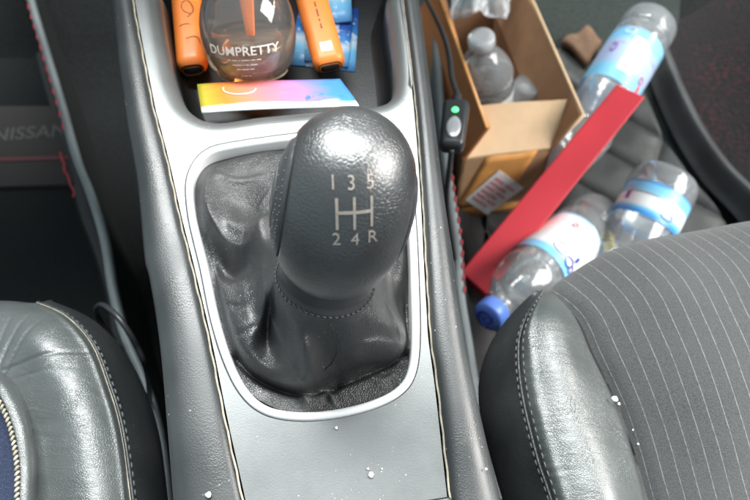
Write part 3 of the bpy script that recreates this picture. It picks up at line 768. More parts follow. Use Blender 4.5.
for i in range(NRR + 1):
    v = (NR - 1) * i / NRR; r0 = min(int(v), NR - 2); t = v - r0
    ra, rb_, rc, rd = rowsB[max(0, r0 - 1)], rowsB[r0], rowsB[r0 + 1], rowsB[min(NR - 1, r0 + 2)]
    for k in range(NA):
        u = n16 * k / NA
        p = cr1(closed_eval(ra, u), closed_eval(rb_, u), closed_eval(rc, u), closed_eval(rd, u), t)
        s = i / NRR; w = min(1, s / 0.14) * min(1, (1 - s) / 0.08); dz = 0
        q = plan(p)
        for (pl, amp, wd, shp, tap), (bx0, by0, bx1, by1) in zip(strokes, boxes):
            if not (bx0 < q.x < bx1 and by0 < q.y < by1): continue
            d, bt = seg_d(q, pl)
            if d < 3 * wd: dz += 1.25 * amp * math.exp(-(d / wd) ** shp) * ((0.35 + 0.65 * math.sin(math.pi * bt)) if tap else 1)
        dz += 0.0010 * noise.noise(p * 50) + 0.0002 * noise.noise(p * 160)
        bvs.append(p + V((0, 0, dz * w)))
for i in range(NRR):
    for k in range(NA): bfs.append((i * NA + k, i * NA + (k + 1) % NA, (i + 1) * NA + (k + 1) % NA, (i + 1) * NA + k))
boot = obj('boot', bvs, bfs, M['boot'], lever)
# boot seams: front seam line on the leather
bb = BVHTree.FromPolygons([tuple(v) for v in bvs], bfs)
def on_boot(px, py, lift):
    h = bb.ray_cast(CAM, ray(px, py))
    if h[0] is None: return None
    return h[0] + h[1] * (lift if h[1].z > 0 else -lift)
sp_ = [on_boot(x, y, 0.0001) for x, y in ((327, 313), (330, 324), (336, 338), (338, 350), (333, 362), (325, 370))]
sp_ = [p for p in sp_ if p is not None]
if len(sp_) > 1: obj('boot_seam', *tube(catmull(sp_, 5), 0.00045, 6), M['dark_thread'], boot)

# ================================================================== SEATS
GAPV = V((0, 0.028, -0.05))
# ---- passenger seat (right)
pseat = thing('passenger_seat', P(700, 480, 0.0), 'passenger seat with grey pinstriped fabric cushion and a leather side bolster', 'seat', 'front seats')
fab = {  # columns of the pinstriped cushion, each from its front edge to behind the frame
    'A': [(548, 293), (577, 316), (594, 353), (614, 396), (631, 441), (647, 497), (680, 620)],
    'B': [(618, 252), (655, 284), (680, 330), (702, 385), (720, 440), (735, 497), (770, 620)],
    'C': [(690, 234), (731, 264), (760, 315), (784, 372), (803, 432), (820, 497), (858, 620)],
    'D': [(762, 222), (808, 250), (842, 302), (868, 364), (888, 428), (906, 497), (944, 620)],
    'E': [(836, 214), (886, 242), (924, 294), (952, 358), (974, 424), (992, 497), (1032, 620)]}
fz = {'A': [.292, .297, .296, .293, .290, .288, .285], 'B': [.292, .304, .307, .306, .304, .302, .300]}
cols_ = []
for c in 'ABCDE':
    zz = fz.get(c, [.292, .304, .308, .308, .306, .304, .302])
    pts = [P(x, y, z) for (x, y), z in zip(fab[c], zz)]
    f0 = pts[0]; cols_.append([f0 + V((0.004, 0.010, -0.28)), f0 + V((0.006, 0.018, -0.10)), f0 + V((0.004, 0.012, -0.030))] + pts)
rows_ = [[cols_[c][r] for c in range(5)] for r in range(10)]
fnet = Net(rows_)
v_, f_, uv = fnet.mesh(0, 4, 0, 9, 96, 180, lambda v, u, p: 0.0012 * noise.noise(p * 22) - 0.0022 * math.exp(-(u / .10) ** 2))
obj('cushion', v_, f_, M['stripe'], pseat, uvs=uv)
bol = {
    'O': ([(533, 295), (500, 328), (481, 370), (480, 412), (490, 452), (503, 497), (540, 620)], .255),
    'S': ([(542, 292), (526, 319), (519, 348), (523, 395), (538, 458), (551, 497), (588, 620)], .302),
    'T': ([(546, 292), (538, 314), (538, 350), (546, 396), (560, 450), (574, 497), (610, 620)], .311),
    'M': ([(549, 292), (558, 317), (567, 356), (582, 404), (598, 448), (612, 497), (646, 620)], .312),
    'B': ([(551, 292), (578, 318), (595, 354), (615, 396), (632, 441), (648, 497), (681, 620)], .292)}
cols_ = []
for c in 'OSTMB':
    pts = []
    for i, (x, y) in enumerate(bol[c][0]):
        z = bol[c][1]; z = z if i else .290
        if i == 1 and c in 'TM': z -= .004
        pts.append(P(x, y, z))
    f0 = pts[0]; cols_.append([f0 + V((0.004, 0.006, -0.28)), f0 + V((0.005, 0.012, -0.10)), f0 + V((0.003, 0.008, -0.030))] + pts)
side = [[p + V((0.035, 0, -0.10)) for p in cols_[0]], [p + V((0.012, 0, -0.035)) for p in cols_[0]]]
def mk_rows(cs): return [[cs[c][r] for c in range(len(cs))] for r in range(len(cs[0]))]
bnet = Net(mk_rows(side + cols_))
def crease(v, u, p):
    c = -0.0013 * math.exp(-((u - 3) / .05) ** 2)
    c += -0.0018 * math.exp(-((u - 6) / .08) ** 2)
    if 3.05 < u < 6: c += 0.00035 * noise.noise(V((p.x * 60, p.y * 420, 0))) * max(0, 1 - (u - 3) / 1.6)
    return c + 0.0006 * noise.noise(p * 30)
v_, f_, uv = bnet.mesh(3, 6, 0, 9, 90, 300, crease)
obj('side_bolster', v_, f_, M['seat'], pseat)
v_, f_, uv = bnet.mesh(0, 3, 0, 9, 60, 220, crease)
obj('side_valance', v_, f_, M['seatside'], pseat)
def seam(net, u, v0, v1, lift, n=120):
    return [net.at(v0 + (v1 - v0) * k / n, u) + net.normal(v0 + (v1 - v0) * k / n, u) * lift for k in range(n + 1)]
UPN = V((-0.3, 0, 1)).normalized()
obj('piping', *tube(seam(bnet, 3.0, 2.9, 8.9, 0.0003), 0.0007, 8), M['seatside'], pseat)
obj('stitching', *dashes(seam(bnet, 2.93, 2.9, 8.9, 0.0002), UPN, 0.0030, 0.0012, 0.00045), M['grey_thread'], pseat)
obj('stitching', *dashes(seam(bnet, 3.16, 2.9, 8.9, 0.0002), V((0, 0, 1)), 0.0030, 0.0012, 0.00035), M['grey_thread'], pseat)

# ---- driver seat (left)
dseat = thing('driver_seat', P(40, 480, 0.0), 'driver seat with creased grey leather bolster and a worn navy knit panel beside the console', 'seat', 'front seats')
rowsD = [
    [(54, 303), (38, 303), (26, 303), (5, 302), (-30, 303), (-100, 306)],
    [(92, 320), (67, 316), (54, 318), (30, 330), (-10, 342), (-92, 350)],
    [(122, 349), (93, 344), (80, 348), (52, 364), (5, 378), (-82, 390)],
    [(143, 386), (110, 386), (97, 389), (70, 402), (20, 414), (-74, 425)],
    [(157, 428), (122, 428), (109, 430), (80, 440), (28, 452), (-68, 462)],
    [(167, 497), (132, 497), (119, 498), (88, 502), (35, 507), (-62, 512)],
    [(178, 620), (146, 620), (134, 620), (104, 622), (48, 625), (-52, 628)]]
zD = [.256, .300, .308, .314, .306, .296]
top = []
for i, r in enumerate(rowsD):
    top.append([P(x, y, (z if i else min(z, .286) if j else .27) - (0.003 if i == 1 else 0)) for j, ((x, y), z) in enumerate(zip(r, zD))])
r0_ = top[0]
pre = [[p + V((-0.004, 0.004, -0.27)) for p in r0_], [p + V((-0.004, 0.014, -0.09)) for p in r0_], [p + V((-0.002, 0.009, -0.028)) for p in r0_]]
allr = pre + top
allr = [[r[0] + V((-0.04, 0, -0.11)), r[0] + V((-0.012, 0, -0.035))] + r for r in allr]
dnet = Net(allr)
def dcrease(v, u, p):
    c = -0.0013 * math.exp(-((u - 3) / .05) ** 2)
    for (px_, py_), (qx, qy), am in (((0, 372), (95, 352), .0007), ((2, 378), (45, 318), .0006), ((0, 366), (28, 312), .0008), ((8, 382), (80, 372), .0004), ((-10, 372), (8, 316), .0006)):
        a, b = P(px_, py_, .305), P(qx, qy, .305); ab = (b - a).xy; t = max(0, min(1, (p - a).xy.dot(ab) / ab.length_squared))
        d = ((p - a).xy - ab * t).length; c -= am * math.exp(-(d / .0011) ** 2) * (1 - t * .5)
    return c + 0.0006 * noise.noise(p * 30)
v_, f_, uv = dnet.mesh(3, 7, 0, 9, 150, 330, dcrease)
obj('side_bolster', v_, f_, M['seat'], dseat)
v_, f_, uv = dnet.mesh(0, 3, 0, 9, 60, 220, dcrease)
obj('side_valance', v_, f_, M['seatside'], dseat)
obj('piping', *tube(seam(dnet, 3.0, 2.9, 8.9, 0.0003), 0.0008, 8), M['seatside'], dseat)
obj('cream_piping', *tube(seam(dnet, 3.10, 2.9, 8.9, 0.0002), 0.0003, 6), M['cream'], dseat)
obj('stitching', *dashes(seam(dnet, 2.90, 2.9, 8.9, 0.0002), V((0.3, 0, 1)).normalized(), 0.0032, 0.0012, 0.0005), M['grey_thread'], dseat)
# raised cushion edge with the cream overlock seam and the knit panel
W = [[(-22, 362), (6, 372), (23, 392), (35, 424), (41, 465), (40, 500), (40, 620)],
     [(-24, 366), (2, 378), (17, 397), (28, 427), (33, 465), (32, 500), (32, 620)],
     [(-28, 382), (-5, 392), (7, 412), (15, 438), (19, 468), (19, 500), (19, 620)],
     [(-38, 400), (-18, 410), (-4, 424), (3, 445), (8, 470), (9, 500), (9, 620)],
     [(-90, 430), (-80, 440), (-72, 450), (-68, 465), (-66, 480), (-64, 500), (-64, 620)]]
zW = [.296, .318, .322, .318, .312]
wn_ = Net([[P(W[c][r][0], W[c][r][1], zW[c] - (.0 if r else .006)) for c in range(5)] for r in range(7)])
lowW = Net([[P(W[0][r][0], W[0][r][1], .27) , P(W[0][r][0], W[0][r][1], zW[0])] + [P(W[c][r][0], W[c][r][1], zW[c]) for c in range(1, 5)] for r in range(7)])
v_, f_, uv = wn_.mesh(0, 2.6, 0, 6, 40, 120, lambda v, u, p: 0.0006 * noise.noise(p * 40) - .0012 * math.exp(-((u - 2.1) / .1) ** 2))
obj('cushion_edge', v_, f_, M['seat'], dseat)
v_, f_, uv = wn_.mesh(2.6, 4, 0, 6, 30, 80)
obj('knit_panel', v_, f_, M['mesh'], dseat)
obj('overlock_seam', *dashes(seam(wn_, 2.15, 0.1, 6, 0.0004, 160), V((0, 0, 1)), 0.0018, 0.0006, 0.0007, 0.0009), M['cream'], dseat)

# ================================================================== FLOOR MATS
# left: black carpet mat with heel pad, raised wall bound in grey vinyl
RIM = [(18, -60), (31, 0), (45, 48), (61, 102), (76, 156), (90, 192), (104, 237), (113, 290), (125, 335), (143, 378), (158, 430), (167, 500), (176, 600)]
rim = resample(catmull([P(x, y, 0.10) for x, y in RIM], 8), n=140)
lmat = thing('floor_mat', P(30, 200, 0.0), 'black driver-side floor mat with brown heel pad and grey-bound raised wall', 'floor mat', 'floor mats')
rows_ = []
for p in rim:
    rows_.append([V((-0.9, p.y - .02, -0.004)), V((p.x - 0.10, p.y, -0.004)), V((p.x - 0.030, p.y, -0.001)), V((p.x - 0.012, p.y, 0.030)), V((p.x - 0.005, p.y, 0.085)), V((p.x - 0.003, p.y, 0.099))])
lw = Net(rows_); v_, f_, uv = lw.mesh(0, 2, 0, 139, 20, 139)
obj('carpet_panel', v_, f_, M['carpet'], lmat)
v_, f_, uv = lw.mesh(2, 5, 0, 139, 24, 139)
obj('raised_wall', v_, f_, M['matwall'], lmat)
rows_ = []
for p in rim: rows_.append([p + V((-0.0045, 0, -0.010)), p + V((-0.0045, 0, -0.001)), p + V((-0.002, 0, 0.0015)), p + V((0.0005, 0, 0.002)), p + V((0.003, 0, 0.0)), p + V((0.0035, 0, -0.006)), p + V((0.001, 0, -0.012))])
rn = Net(rows_); v_, f_, uv = rn.mesh(0, 6, 0, 139, 30, 139)
obj('binding', v_, f_, M['binding'], lmat)
ow = Net([[p + V((0.0008, 0, -0.004)), p + V((0.0012, 0, -0.04)), p + V((0.0015, 0, -0.125))] for p in rim]); v_, f_, uv = ow.mesh(0, 2, 0, 139, 6, 139)
obj('outer_wall', v_, f_, M['carpet'], lmat)
st = []
for a, b, g in ((0, 62, .0045), ):
    st.append(dashes([p + V((-0.0042, 0, 0.0010)) for p in rim[6:58]], V((-.5, 0, 1)).normalized(), 0.0085, 0.0075, 0.0007, 0.0006))
obj('red_stitching', *merge(*st), M['red_thread'], lmat)
fr_ = [P(x, y, 0.095) for x, y in ((60, 152), (62, 160), (64, 163), (64, 170), (68, 176), (70, 184), (74, 192), (73, 197))]
obj('frayed_thread', *tube(catmull(fr_, 5), 0.0008, 6), M['red_thread'], lmat)
hp, hf, huv = slab([P(-60, 188, 0.001), P(75, 184, 0.001), P(60, 106, 0.001), P(-60, 106, 0.001)], 0.004, n=V((0, 0, 1)), nu=10, nv=6)
hp_o = obj('heel_pad', hp, hf, M['heel'], lmat, smooth=False)
a_, b_ = P(0, 134, 0.0015), P(55, 130, 0.0015)
ex = (b_ - a_).normalized(); ey = V((0, 0, 1)).cross(ex).normalized()
tv, tf_ = text2d('NISSAN', 1.0, 0.0, 0.012)
wd = max(v.x for v in tv) - min(v.x for v in tv)
k = (P(66, 131, 0).x - P(-6, 131, 0).x) / wd
cen = P(30, 133, 0.0016)
obj('lettering', [cen + ex * (v.x * k) + ey * (v.y * k * 1.0) for v in tv], tf_, M['badge'], hp_o, smooth=False)
v_, f_, _ = slab([P(-60, 163, 0.0022), P(70, 159, 0.0022), P(69, 155.5, 0.0022), P(-60, 159, 0.0022)], 0.001, n=V((0, 0, 1)))
obj('red_trim_line', v_, f_, M['matwall'] if False else simple('dull_red_trim', (0.10, 0.02, 0.025), 0.6), hp_o, smooth=False)

# right: quilted mat with a raised wall either side
rmat = thing('floor_mat', P(620, 200, 0.0), 'quilted black passenger-side floor mat with raised red-stitched walls, under the bottles', 'floor mat', 'floor mats')
RIM2 = [(424, -60), (434, 0), (438, 60), (443, 130), (450, 190), (457, 240), (460, 290), (468, 340), (478, 400), (500, 500)]
rim2 = resample(catmull([P(x, y, 0.12) for x, y in RIM2], 8), n=120)
FE = [(600, -90), (640, -20), (664, 50), (690, 110), (722, 160), (760, 200), (800, 260), (840, 330), (880, 420), (920, 500)]
far = resample(catmull([P(x, y, 0.03) for x, y in FE], 8), n=120)
rows_ = []
for a, b in zip(rim2, far):
    r_ = [a + V((0.003, 0, 0)), a + V((0.010, 0, -0.04)), a + V((0.020, 0, -0.09)), V((a.x + 0.05, a.y, 0))]
    e = V((b.x - .02, b.y, 0.0)); s_ = r_[-1]
    for t in (.25, .5, .75, .97): q = s_.lerp(e, t); q.z = 0.0; r_.append(q)
    rows_.append(r_)
rq = Net(rows_); v_, f_, uv = rq.mesh(0, 3, 0, 119, 24, 119)
obj('raised_wall', v_, f_, M['matwall'], rmat)
def puff(v, u, p):
    a, b = (p.x * .62 + p.y * .78) / .055, (p.x * .92 - p.y * .40) / .085
    fa_, fb_ = abs(a % 1 - .5) * 2, abs(b % 1 - .5) * 2
    return 0.0075 * (1 - max(fa_, fb_) ** 5) + .0015 * noise.noise(p * 40)
v_, f_, uv = rq.mesh(3, 7, 0, 119, 190, 420, puff)
obj('quilted_panel', v_, f_, M['quilt'], rmat)
rows_ = []
for p in rim2: rows_.append([p + V((-0.006, 0, -0.12)), p + V((-0.0045, 0, -0.01)), p + V((-0.0035, 0, 0.000)), p + V((0, 0, 0.002)), p + V((0.0035, 0, 0.000)), p + V((0.0035, 0, -0.01))])
rn2 = Net(rows_); v_, f_, uv = rn2.mesh(0, 5, 0, 119, 24, 119)
obj('binding', v_, f_, M['binding'], rmat)
obj('red_stitching', *dashes([p + V((0.0032, 0, 0.0012)) for p in rim2[50:88]], V((.4, 0, 1)).normalized(), 0.0070, 0.0040, 0.0009, 0.0006), M['red_thread'], rmat)
# outer wall of the mat, bound in dark vinyl
rows_ = []
for i, b in enumerate(far):
    t = (far[min(i + 1, 119)] - far[max(i - 1, 0)]).normalized(); s_ = V((-t.y, t.x, 0)) ; s_ = s_ if s_.x > 0 else -s_
    rows_.append([V((b.x, b.y, 0)) - s_ * .012, V((b.x, b.y, 0.008)) - s_ * .006, b + V((0, 0, -.006)), b + s_ * .005 + V((0, 0, -.003)), b + s_ * .010 + V((0, 0, -.006)), b + s_ * .016 + V((0, 0, -.008)), b + s_ * .07 + V((0, 0, 0.01)), b + s_ * .18 + V((0, 0, 0.07)), b + s_ * .40 + V((0, 0, 0.18))])
on = Net(rows_); v_, f_, uv = on.mesh(0, 4.2, 0, 119, 46, 119)
obj('outer_binding', v_, f_, leather('dark_binding', (0.035, 0.038, 0.040), 0.45, 900, 0.0001), rmat)
v_, f_, uv = on.mesh(4.2, 8, 0, 119, 30, 119)
obj('outer_wall', v_, f_, M['quilt_red'], rmat)

# ================================================================== CARDBOARD BOX
ZB = 0.106
FLc, FRc = P(463, 160, ZB), P(552, 148, ZB)
ux = (FRc - FLc); ux.z = 0; W_ = ux.length; ux.normalize(); uy = V((-ux.y, ux.x, 0)); 
uy = V((-0.20, 0.98, 0)).normalized()
Lb = 0.19
BLc, BRc = FLc + uy * Lb, FRc + uy * Lb
dn = lambda p: V((p.x, p.y, 0.004))
box = thing('cardboard_box', dn((FLc + FRc) / 2 + uy * Lb / 2), 'small open brown cardboard box sealed with orange tape, holding a bottle and plastic film', 'box')
TH = 0.0028
def panel(name, q, mats, n, parent=box, bend=None):
    v, f, _ = slab(q, TH, n=n, nu=6, nv=6, bend=bend); return obj(name, v, f, mats, parent, smooth=False)
ylow = V((0, 0, 0))
panel('front_wall', [dn(FLc), dn(FRc), FRc, FLc], M['card'], -uy)
panel('left_wall', [dn(FLc), dn(BLc), BLc, FLc], M['card'], -ux)
panel('right_wall', [dn(FRc), dn(BRc), BRc, FRc], M['card_in'], ux)
panel('back_wall', [dn(BLc), dn(BRc), BRc, BLc], M['card_in'], uy)
panel('bottom', [dn(FLc), dn(FRc), dn(BRc), dn(BLc)], M['card_in'], V((0, 0, 1)))
fa, fb = P(480, 107, ZB + .024), P(567, 100, ZB + .034)
panel('front_flap', [FLc + V((0, 0, .002)), FRc + V((0, 0, .002)), fb, fa], M['card_pale_lit'], V((0, 0, 1)), bend=lambda u, v: 0.003 * math.sin(v * 2.4) + 0.001 * math.sin(u * 5))
lt0, lt1 = P(487, 128, 0.150), P(447, 5, 0.150)
lt1 = lt0 + uy * Lb * 1.0
panel('side_flap', [FLc, BLc, lt1, lt0], simple('taped_card', (0.50, 0.19, 0.07), 0.45, noise_amt=.15, nscale=50), -ux, bend=lambda u, v: 0.002 * math.sin(u * 5) * v)
rt0 = P(583, 115, 0.145); rt1 = rt0 + uy * Lb
panel('side_flap', [FRc, BRc, rt1, rt0], M['card_in'], ux, bend=lambda u, v: 0.002 * math.sin(u * 4) * v)
# pale cut edges of the flaps, a cardboard section
for a, b in ((lt0, lt1), (rt0, rt1), (FRc, rt0)):
    obj('cut_edge', *tube([a, b], 0.0017, 6), M['card_pale_lit'] if a is not lt0 else M['orange_tape'], box)
def onfront(u, h, lift): return dn(FLc) + ux * (W_ * u) + V((0, 0, h * (ZB - .004))) - uy * lift
v_, f_, _ = slab([onfront(0.0, .20, .0006), onfront(0.62, .20, .0006), onfront(0.84, 1.0, .0006), onfront(0.26, 1.0, .0006)], 0.0003, n=-uy, nu=8, nv=8, bend=lambda u, v: 0.0002 * math.sin(u * 9 + v * 3))
obj('tape', v_, f_, M['orange_tape'], box)
v_, f_, _ = slab([onfront(0.0, .0, .0004), onfront(1.0, .0, .0004), onfront(1.0, .16, .0004), onfront(0.0, .26, .0004)], 0.0002, n=-uy)
obj('tape', v_, f_, M['orange_tape'], box)
lq = [onfront(.10, .36, .0014), onfront(.42, .02, .0014), onfront(.80, .42, .0014), onfront(.44, .78, .0014)]
v_, f_, _ = slab(lq, 0.0003, n=-uy); lb = obj('shipping_label', v_, f_, M['white'], box, smooth=False)
prn = []
for k in range(6):
    v0 = .14 + .13 * k
    for u0, u1 in ((.10, .45), (.52, .88)) if k % 2 else ((.10, .72),):
        q = [lq[0].lerp(lq[1], u0).lerp(lq[3].lerp(lq[2], u0), v0), lq[0].lerp(lq[1], u1).lerp(lq[3].lerp(lq[2], u1), v0), lq[0].lerp(lq[1], u1).lerp(lq[3].lerp(lq[2], u1), v0 + .06), lq[0].lerp(lq[1], u0).lerp(lq[3].lerp(lq[2], u0), v0 + .06)]
        prn.append(slab([p - uy * .0003 for p in q], .0001, n=-uy)[:2])
obj('label_print', *merge(*prn), M['pinkprint'], lb, smooth=False)

# ================================================================== WATER BOTTLES
def wrap_patch(u0, u1, z0, z1, r, nu=16, nz=6):
    vs = [V((r * math.cos(u0 + (u1 - u0) * i / nu), r * math.sin(u0 + (u1 - u0) * i / nu), z0 + (z1 - z0) * j / nz)) for j in range(nz + 1) for i in range(nu + 1)]
    fs = [(j * (nu + 1) + i, j * (nu + 1) + i + 1, (j + 1) * (nu + 1) + i + 1, (j + 1) * (nu + 1) + i) for j in range(nz) for i in range(nu)]
    uv = [(i / nu, j / nz) for j in range(nz + 1) for i in range(nu + 1)]
    return vs, fs, uv
def bottle(base, tip, rad, label, lmat_, capm, z0=.30, z1=.62, marks=(), group='plastic water bottles', roll=0.0, cat='bottle'):
    base, tip = V(base), V(tip); ax = tip - base; Ln = ax.length; ax.normalize()
    o = thing('water_bottle', base, label, cat, group)
    # turn so that local -Y looks to the camera
    tc = (CAM - (base + tip) / 2); tc = (tc - ax * tc.dot(ax)).normalized()
    ly = -tc; lx = ly.cross(ax).normalized()
    o.rotation_mode = 'QUATERNION'; o.rotation_quaternion = (basis(lx, ly, ax, V((0, 0, 0))).to_3x3() @ Matrix.Rotation(roll, 3, 'Z')).to_quaternion()
    r = rad
    pr = [(0.0001, .012), (r * .35, .010), (r * .62, .003), (r * .82, 0.0), (r * .95, .004), (r, .012), (r, .024), (r * .93, .028), (r * .93, .031), (r, .035), (r, Ln * .27), (r * .97, Ln * .285), (r * .97, Ln * .64), (r, Ln * .655), (r * .98, Ln * .70), (r * .80, Ln * .79), (r * .52, Ln * .865), (r * .40, Ln * .89), (r * .40, Ln * .925)]
    pd = catmull([V((a, b, 0)) for a, b in pr], 4); prof_ = [(max(0.0001, p.x), p.y) for p in pd]
    v, f = lathe(prof_, 40)
    v = [q + V((q.x, q.y, 0)).normalized() * (0.0009 * noise.noise(q * 45 + base * 10)) if q.xy.length > r * .7 else q for q in v]
    b_ = obj('body', v, f, M['clear'], o, local=True)
    v, f, uv = wrap_patch(0, 2 * math.pi, Ln * z0, Ln * z1, r * .99 + .0004, 56, 10)
    lab = obj('label', v, f, lmat_, o, uvs=uv, local=True)
    cr = r * .46; ch = Ln * .075
    cprof_ = [(cr * .9, Ln - ch), (cr, Ln - ch + .001), (cr, Ln - .002), (cr * .93, Ln - .0003), (cr * .5, Ln), (0.0001, Ln)]
    v, f = lathe(cprof_, 60)
    v = [V((q.x * (1 + .025 * math.cos(60 * math.atan2(q.y, q.x) / 2)), q.y * (1 + .025 * math.cos(60 * math.atan2(q.y, q.x) / 2)), q.z)) if Ln - ch < q.z < Ln - .001 else q for q in v]
    cap = obj('cap', v, f, capm, o, local=True)
    for kind, mt, *g in marks:
        if kind == 'patch':
            u0, u1, za, zb = g; v, f, uv = wrap_patch(-math.pi / 2 + u0, -math.pi / 2 + u1, Ln * za, Ln * zb, r * .99 + .0009, 10, 3)
            obj('emblem', v, f, M[mt], lab, local=True)
        elif kind == 'loop':
            u0, za, ru, rz, th = g; pts = []
            for k in range(29):
                a = 2 * math.pi * k / 28 * .9; u = -math.pi / 2 + u0 + ru / r * math.cos(a); pts.append(V(((r + .0009) * math.cos(u), (r + .0009) * math.sin(u), Ln * za + rz * math.sin(a))))
            obj('emblem', *tube(pts, th, 6), M[mt], lab, local=True)
        elif kind == 'capmark':
            pts = [V((cr * (.15 + .022 * k) * math.cos(k * .34), cr * (.15 + .022 * k) * math.sin(k * .34), Ln + .0004)) for k in range(26)]
            obj('cap_emblem', *tube(pts, .0010, 6), M[mt], cap, local=True)
    return o
# A: by the box, base up and away
bottle(P(652, 22, 0.075), P(543, 196, 0.060), 0.0300, 'empty water bottle with blue label lying beside right wall of the cardboard box', M['label_a'], M['clearcap'],
       z0=.17, z1=.46, marks=(('patch', 'white', -.30, .22, .22, .41), ('patch', 'redprint', -.20, .12, .245, .385), ('patch', 'white', -.165, .085, .255, .375), ('loop', 'purple', .70, .30, .003, .006, .0006), ('loop', 'redprint', -.80, .38, .003, .004, .0007), ('patch', 'redprint', -.98, -.80, .40, .44), ('loop', 'white', .45, .20, .005, .004, .0007)))
# B: by the red carton, blue cap towards us
bottle(P(598, 217, 0.034), P(487, 318, 0.085), 0.0300, 'clear water bottle with a white label and blue cap, lying along the red carton', M['label_b'], M['bluecap'],
       z0=.26, z1=.60, marks=(('capmark', 'navy'), ('loop', 'purple', .02, .52, .0085, .0055, .0004), ('loop', 'navy', -.42, .54, .0045, .005, .0007), ('loop', 'purple', -.62, .55, .003, .004, .0006), ('loop', 'pinkprint', .25, .34, .0025, .0025, .0006), ('patch', 'navy', -.62, -.50, .46, .50)))
# C: against the seat front
bottle(P(668, 176, 0.075), P(605, 300, 0.035), 0.0320, 'clear water bottle with a sky blue label standing half hidden behind the passenger seat', M['label_c'], M['bluecap'],
       z0=.17, z1=.42, marks=(('patch', 'purple', .78, .92, .27, .33), ('patch', 'pinkprint', .80, .90, .23, .25), ('loop', 'navy', -.5, .36, .006, .003, .0004)))
# D: in the box, cap up
bD = P(487, 112, 0.055)
bottle(P(492, 140, 0.030), P(481, 36, 0.175), 0.0265, 'small clear bottle with frosted cap standing inside the cardboard box', M['white'], M['clearcap'],
       z0=.22, z1=.56, marks=(('patch', 'pinkprint', .15, .55, .18, .38), ('patch', 'redprint', .30, .36, .15, .30)), group='plastic water bottles')
# clear plastic cup in the box
cb = P(520, 112, 0.04); v, f = lathe([(0.0001, 0), (.014, 0), (.016, .004), (.018, .06), (.0185, .062), (.0178, .061), (.0155, .006), (.0001, .003)], 36)
cup = obj('plastic_cup', v, f, M['clearcap'], local=True); cup.location = P(521, 120, 0.06); cup.rotation_euler = (R(168), R(8), 0); cup.location += V((0, 0.0, 0.055))
tag(cup, 'frosted plastic cup beside the small bottle in the cardboard box', 'cup')
# crinkled film
film_v, film_f = [], []
nu, nv = 46, 30
c1, c2, c3, c4 = P(452, 16, 0.155), P(506, 20, 0.150), P(520, -50, 0.17), P(445, -50, 0.165)
for j in range(nv + 1):
    for i in range(nu + 1):
        u, v = i / nu, j / nv; p = c1.lerp(c2, u).lerp(c4.lerp(c3, u), v)
        film_v.append(p + V((0.006 * noise.noise(p * 70), 0.008 * noise.noise(p * 60 + V((5, 0, 0))), 0.016 * noise.noise(p * 55 + V((0, 9, 0))) + 0.010 * math.sin(math.pi * u) + .006 * abs(noise.noise(p * 150)))))
film_f = [(j * (nu + 1) + i, j * (nu + 1) + i + 1, (j + 1) * (nu + 1) + i + 1, (j + 1) * (nu + 1) + i) for j in range(nv) for i in range(nu)]
fo = obj('plastic_bag', film_v, film_f, M['film']); tag(fo, 'crinkled clear plastic bag bunched in the far end of the cardboard box', 'bag')
so = fo.modifiers.new('s', 'SOLIDIFY'); so.thickness = 0.0003

# ================================================================== RED CARTON
q = [P(461, 272, .050), P(487, 295, .046), P(645, 97, .135), P(617, 84, .135)]
v_, f_, _ = slab(q, 0.016, n=V((0.05, -.25, .97)).normalized(), nu=4, nv=10, bend=lambda u, v: 0.0008 * math.sin(v * 7))
rc = obj('red_carton', v_, f_, M['red'], smooth=False); tag(rc, 'long flat red carton leaning across the front corner of the cardboard box', 'carton')
bv = rc.modifiers.new('b', 'BEVEL'); bv.width = 0.0012; bv.segments = 2; bv.limit_method = 'ANGLE'

# papers near the bottle's neck
q = [P(505, 300, .030), P(545, 300, .028), P(548, 272, .032), P(516, 274, .034)]
v_, f_, _ = slab(q, 0.0006, n=V((0, 0, 1)), nu=12, nv=8, bend=lambda u, v: 0.004 * math.sin(u * 6 + v * 4) * .6)
tag(obj('tissue', v_, f_, M['white']), 'crumpled white tissue under the neck of the blue-capped bottle', 'tissue')
q = [P(598, 246, .050), P(612, 250, .048), P(616, 234, .050), P(603, 230, .052)]
v_, f_, _ = slab(q, 0.0006, n=V((0, 0, 1)), nu=12, nv=8, bend=lambda u, v: 0.005 * math.sin(u * 7 + v * 5) * .6)
tag(obj('sweet_wrapper', v_, f_, M['yellow']), 'small crumpled yellow wrapper between the white-label bottle and the seat', 'wrapper')
q = [P(562, 40, .02), P(588, 62, .02), P(602, 40, .02), P(584, 26, .02)]
v_, f_, _ = slab(q, 0.01, n=V((0, 0, 1)), nu=8, nv=8, bend=lambda u, v: 0.004 * math.sin(u * 3) + .003 * math.sin(v * 7 + u * 5))
tag(obj('paper_packet', v_, f_, simple('brown_paper', (0.16, 0.09, 0.05), 0.8, noise_amt=.4, nscale=80)), 'crushed brown paper packet on the floor behind the cardboard box', 'packet')

